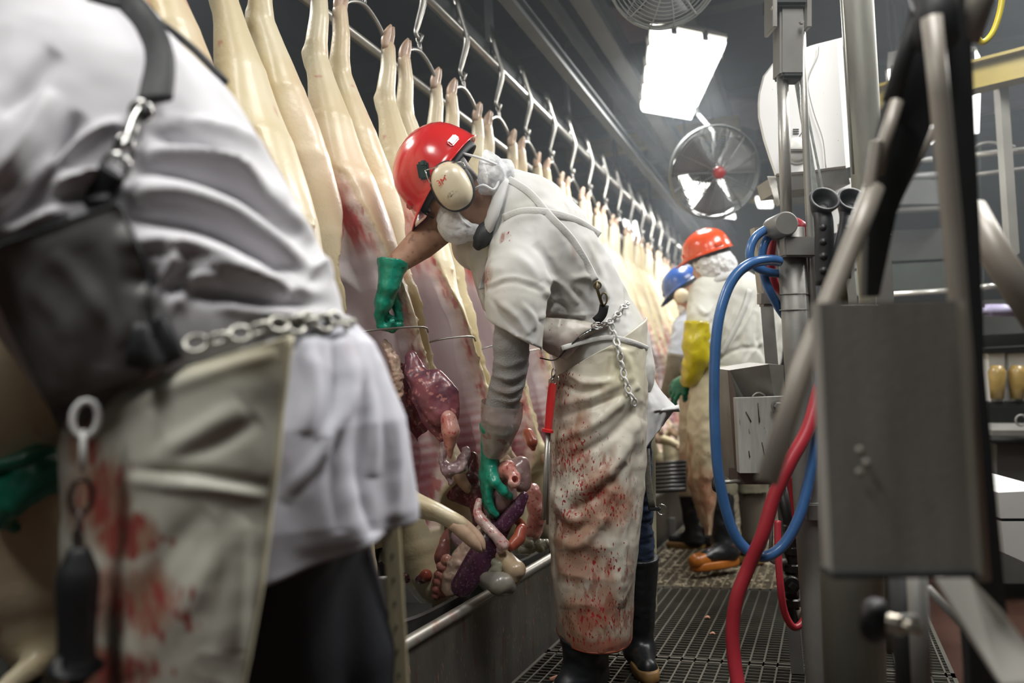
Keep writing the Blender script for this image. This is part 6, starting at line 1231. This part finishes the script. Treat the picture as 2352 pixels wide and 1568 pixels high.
mk('top_pipe', tube([A(2050, 375, 5.2), A(2140, 366, 5.2)], .018, 10), STEEL2, mg); mk('lower_pipe', tube([A(2040, 412, 5.3), A(2160, 404, 5.3)], .03, 10), MG, mg); mk('duct', box(A(2120, 450, 5.4), (.6, .3, .16), fx), MG, mg, smooth=False)
mk('machine_leg', box((A(2060, 780, 5.2)+np.array([0, 0, -.9])), (.08, .08, 1.6)), MG, mg, smooth=False); mk('machine_leg', box((A(2380, 780, 5.2)+np.array([0, 0, -.9])), (.08, .08, 1.6)), MG, mg, smooth=False)
rk = thing('pipe_rack', 'dark rack of rails and arched pipe behind the machine frame at far right', 'rack', A(2300, 700, 4.6))
mk('rack_rail', tube([A(2218, 358, 4.4), A(2420, 338, 4.2)], .016, 10), STEEL, rk); mk('rack_rail', tube([A(2230, 402, 4.6), A(2420, 380, 4.4)], .012, 10), STEEL2, rk); mk('arched_pipe', tube([A(2222, 365, 4.4), A(2240, 338, 4.4), A(2275, 328, 4.4), A(2330, 338, 4.3)], .010, 8, sm=5), STEEL2, rk)
mk('rack_strut', prism([(2296, 200, 3.9), (2316, 195, 3.9), (2342, 580, 3.9), (2322, 595, 3.9)], .05), mat('rack_light', (.24, .235, .21), .5, .3, .3, 5), rk, smooth=False); mk('rack_strut', prism([(2284, 125, 3.9), (2298, 122, 3.9), (2302, 160, 3.9), (2288, 162, 3.9)], .05), DARKST, rk, smooth=False)
mk('rack_post', box(A(2235, 560, 4.7), (.06, .06, 1.2), fx), DARKST, rk, smooth=False); mk('rack_cross', tube([A(2240, 480, 4.7), A(2280, 590, 4.6), A(2330, 640, 4.5)], .010, 8), STEEL2, rk); mk('small_nozzle', lathe([(0, -.03), (.012, -.01), (.012, .03), (0, .04)], A(2218, 402, 4.2), UP, 10), STEEL, rk)
vs__ = thing('jar_rack', 'small rack of white-framed amber jars at the right edge', 'rack', A(2320, 950, 4.8))
mk('shelf', rect(A(2262, 800, 4.8), A(2420, 792, 4.8)-A(2262, 800, 4.8), -UP*.02, FW*.3), FRD, vs__, smooth=False); mk('shelf', rect(A(2266, 925, 4.8), A(2420, 925, 4.8)-A(2266, 925, 4.8), -UP*.03, FW*.3), FRD, vs__, smooth=False)
AMB = mat('amber_liquid', (.35, .24, .08), .3, 0, .4, 20)
for k in range(3):
    x = 2270+46*k; mk('jar_holder', prism([(x, 812, 4.85), (x+38, 810, 4.85), (x+36, 922, 4.85), (x+6, 922, 4.85)], .1), WHITEPL, vs__, smooth=False); mk('jar', lathe([(0, 0), (.035, 0), (.042, .08), (.05, .16), (.03, .2), (0, .2)], A(x+20, 915, 4.8), UP, 14), AMB, vs__)
slab2 = thing('background_machine', 'dark low machine under the jar rack on the right', 'machine', A(2330, 1100, 4.6)); mk('machine_body', box(A(2400, 1080, 4.9)+np.array([0, 0, -.2]), (1.0, .6, .8), fx), MG, slab2, smooth=False); mk('machine_top', box(A(2330, 985, 4.6), (.5, .4, .03), fx), STEEL2, slab2, smooth=False); mk('lilac_bag', crumple(box(A(2310, 712, 4.6), (.25, .1, .07), fx, .02), .01, 12), mat('lilac_sheet_lit'), slab2)
mk('hand_wheel', torus(A(2345, 965, 4.5), FW, .03, .006, 16, 6), STEEL2, slab2)
rw = thing('roller_table', 'row of dark rollers beyond the wooden slat at the side of the walkway', 'rollers', (-1.0, 4.2, .3))
for k in range(8): mk('roller', tube([A(1492, 1066+9*k, 4.7-.08*k), A(1575, 1060+9*k, 4.6-.08*k)], .012, 10), mat('roller_steel', (.03, .03, .03), .35, .1, .3, 9), rw)
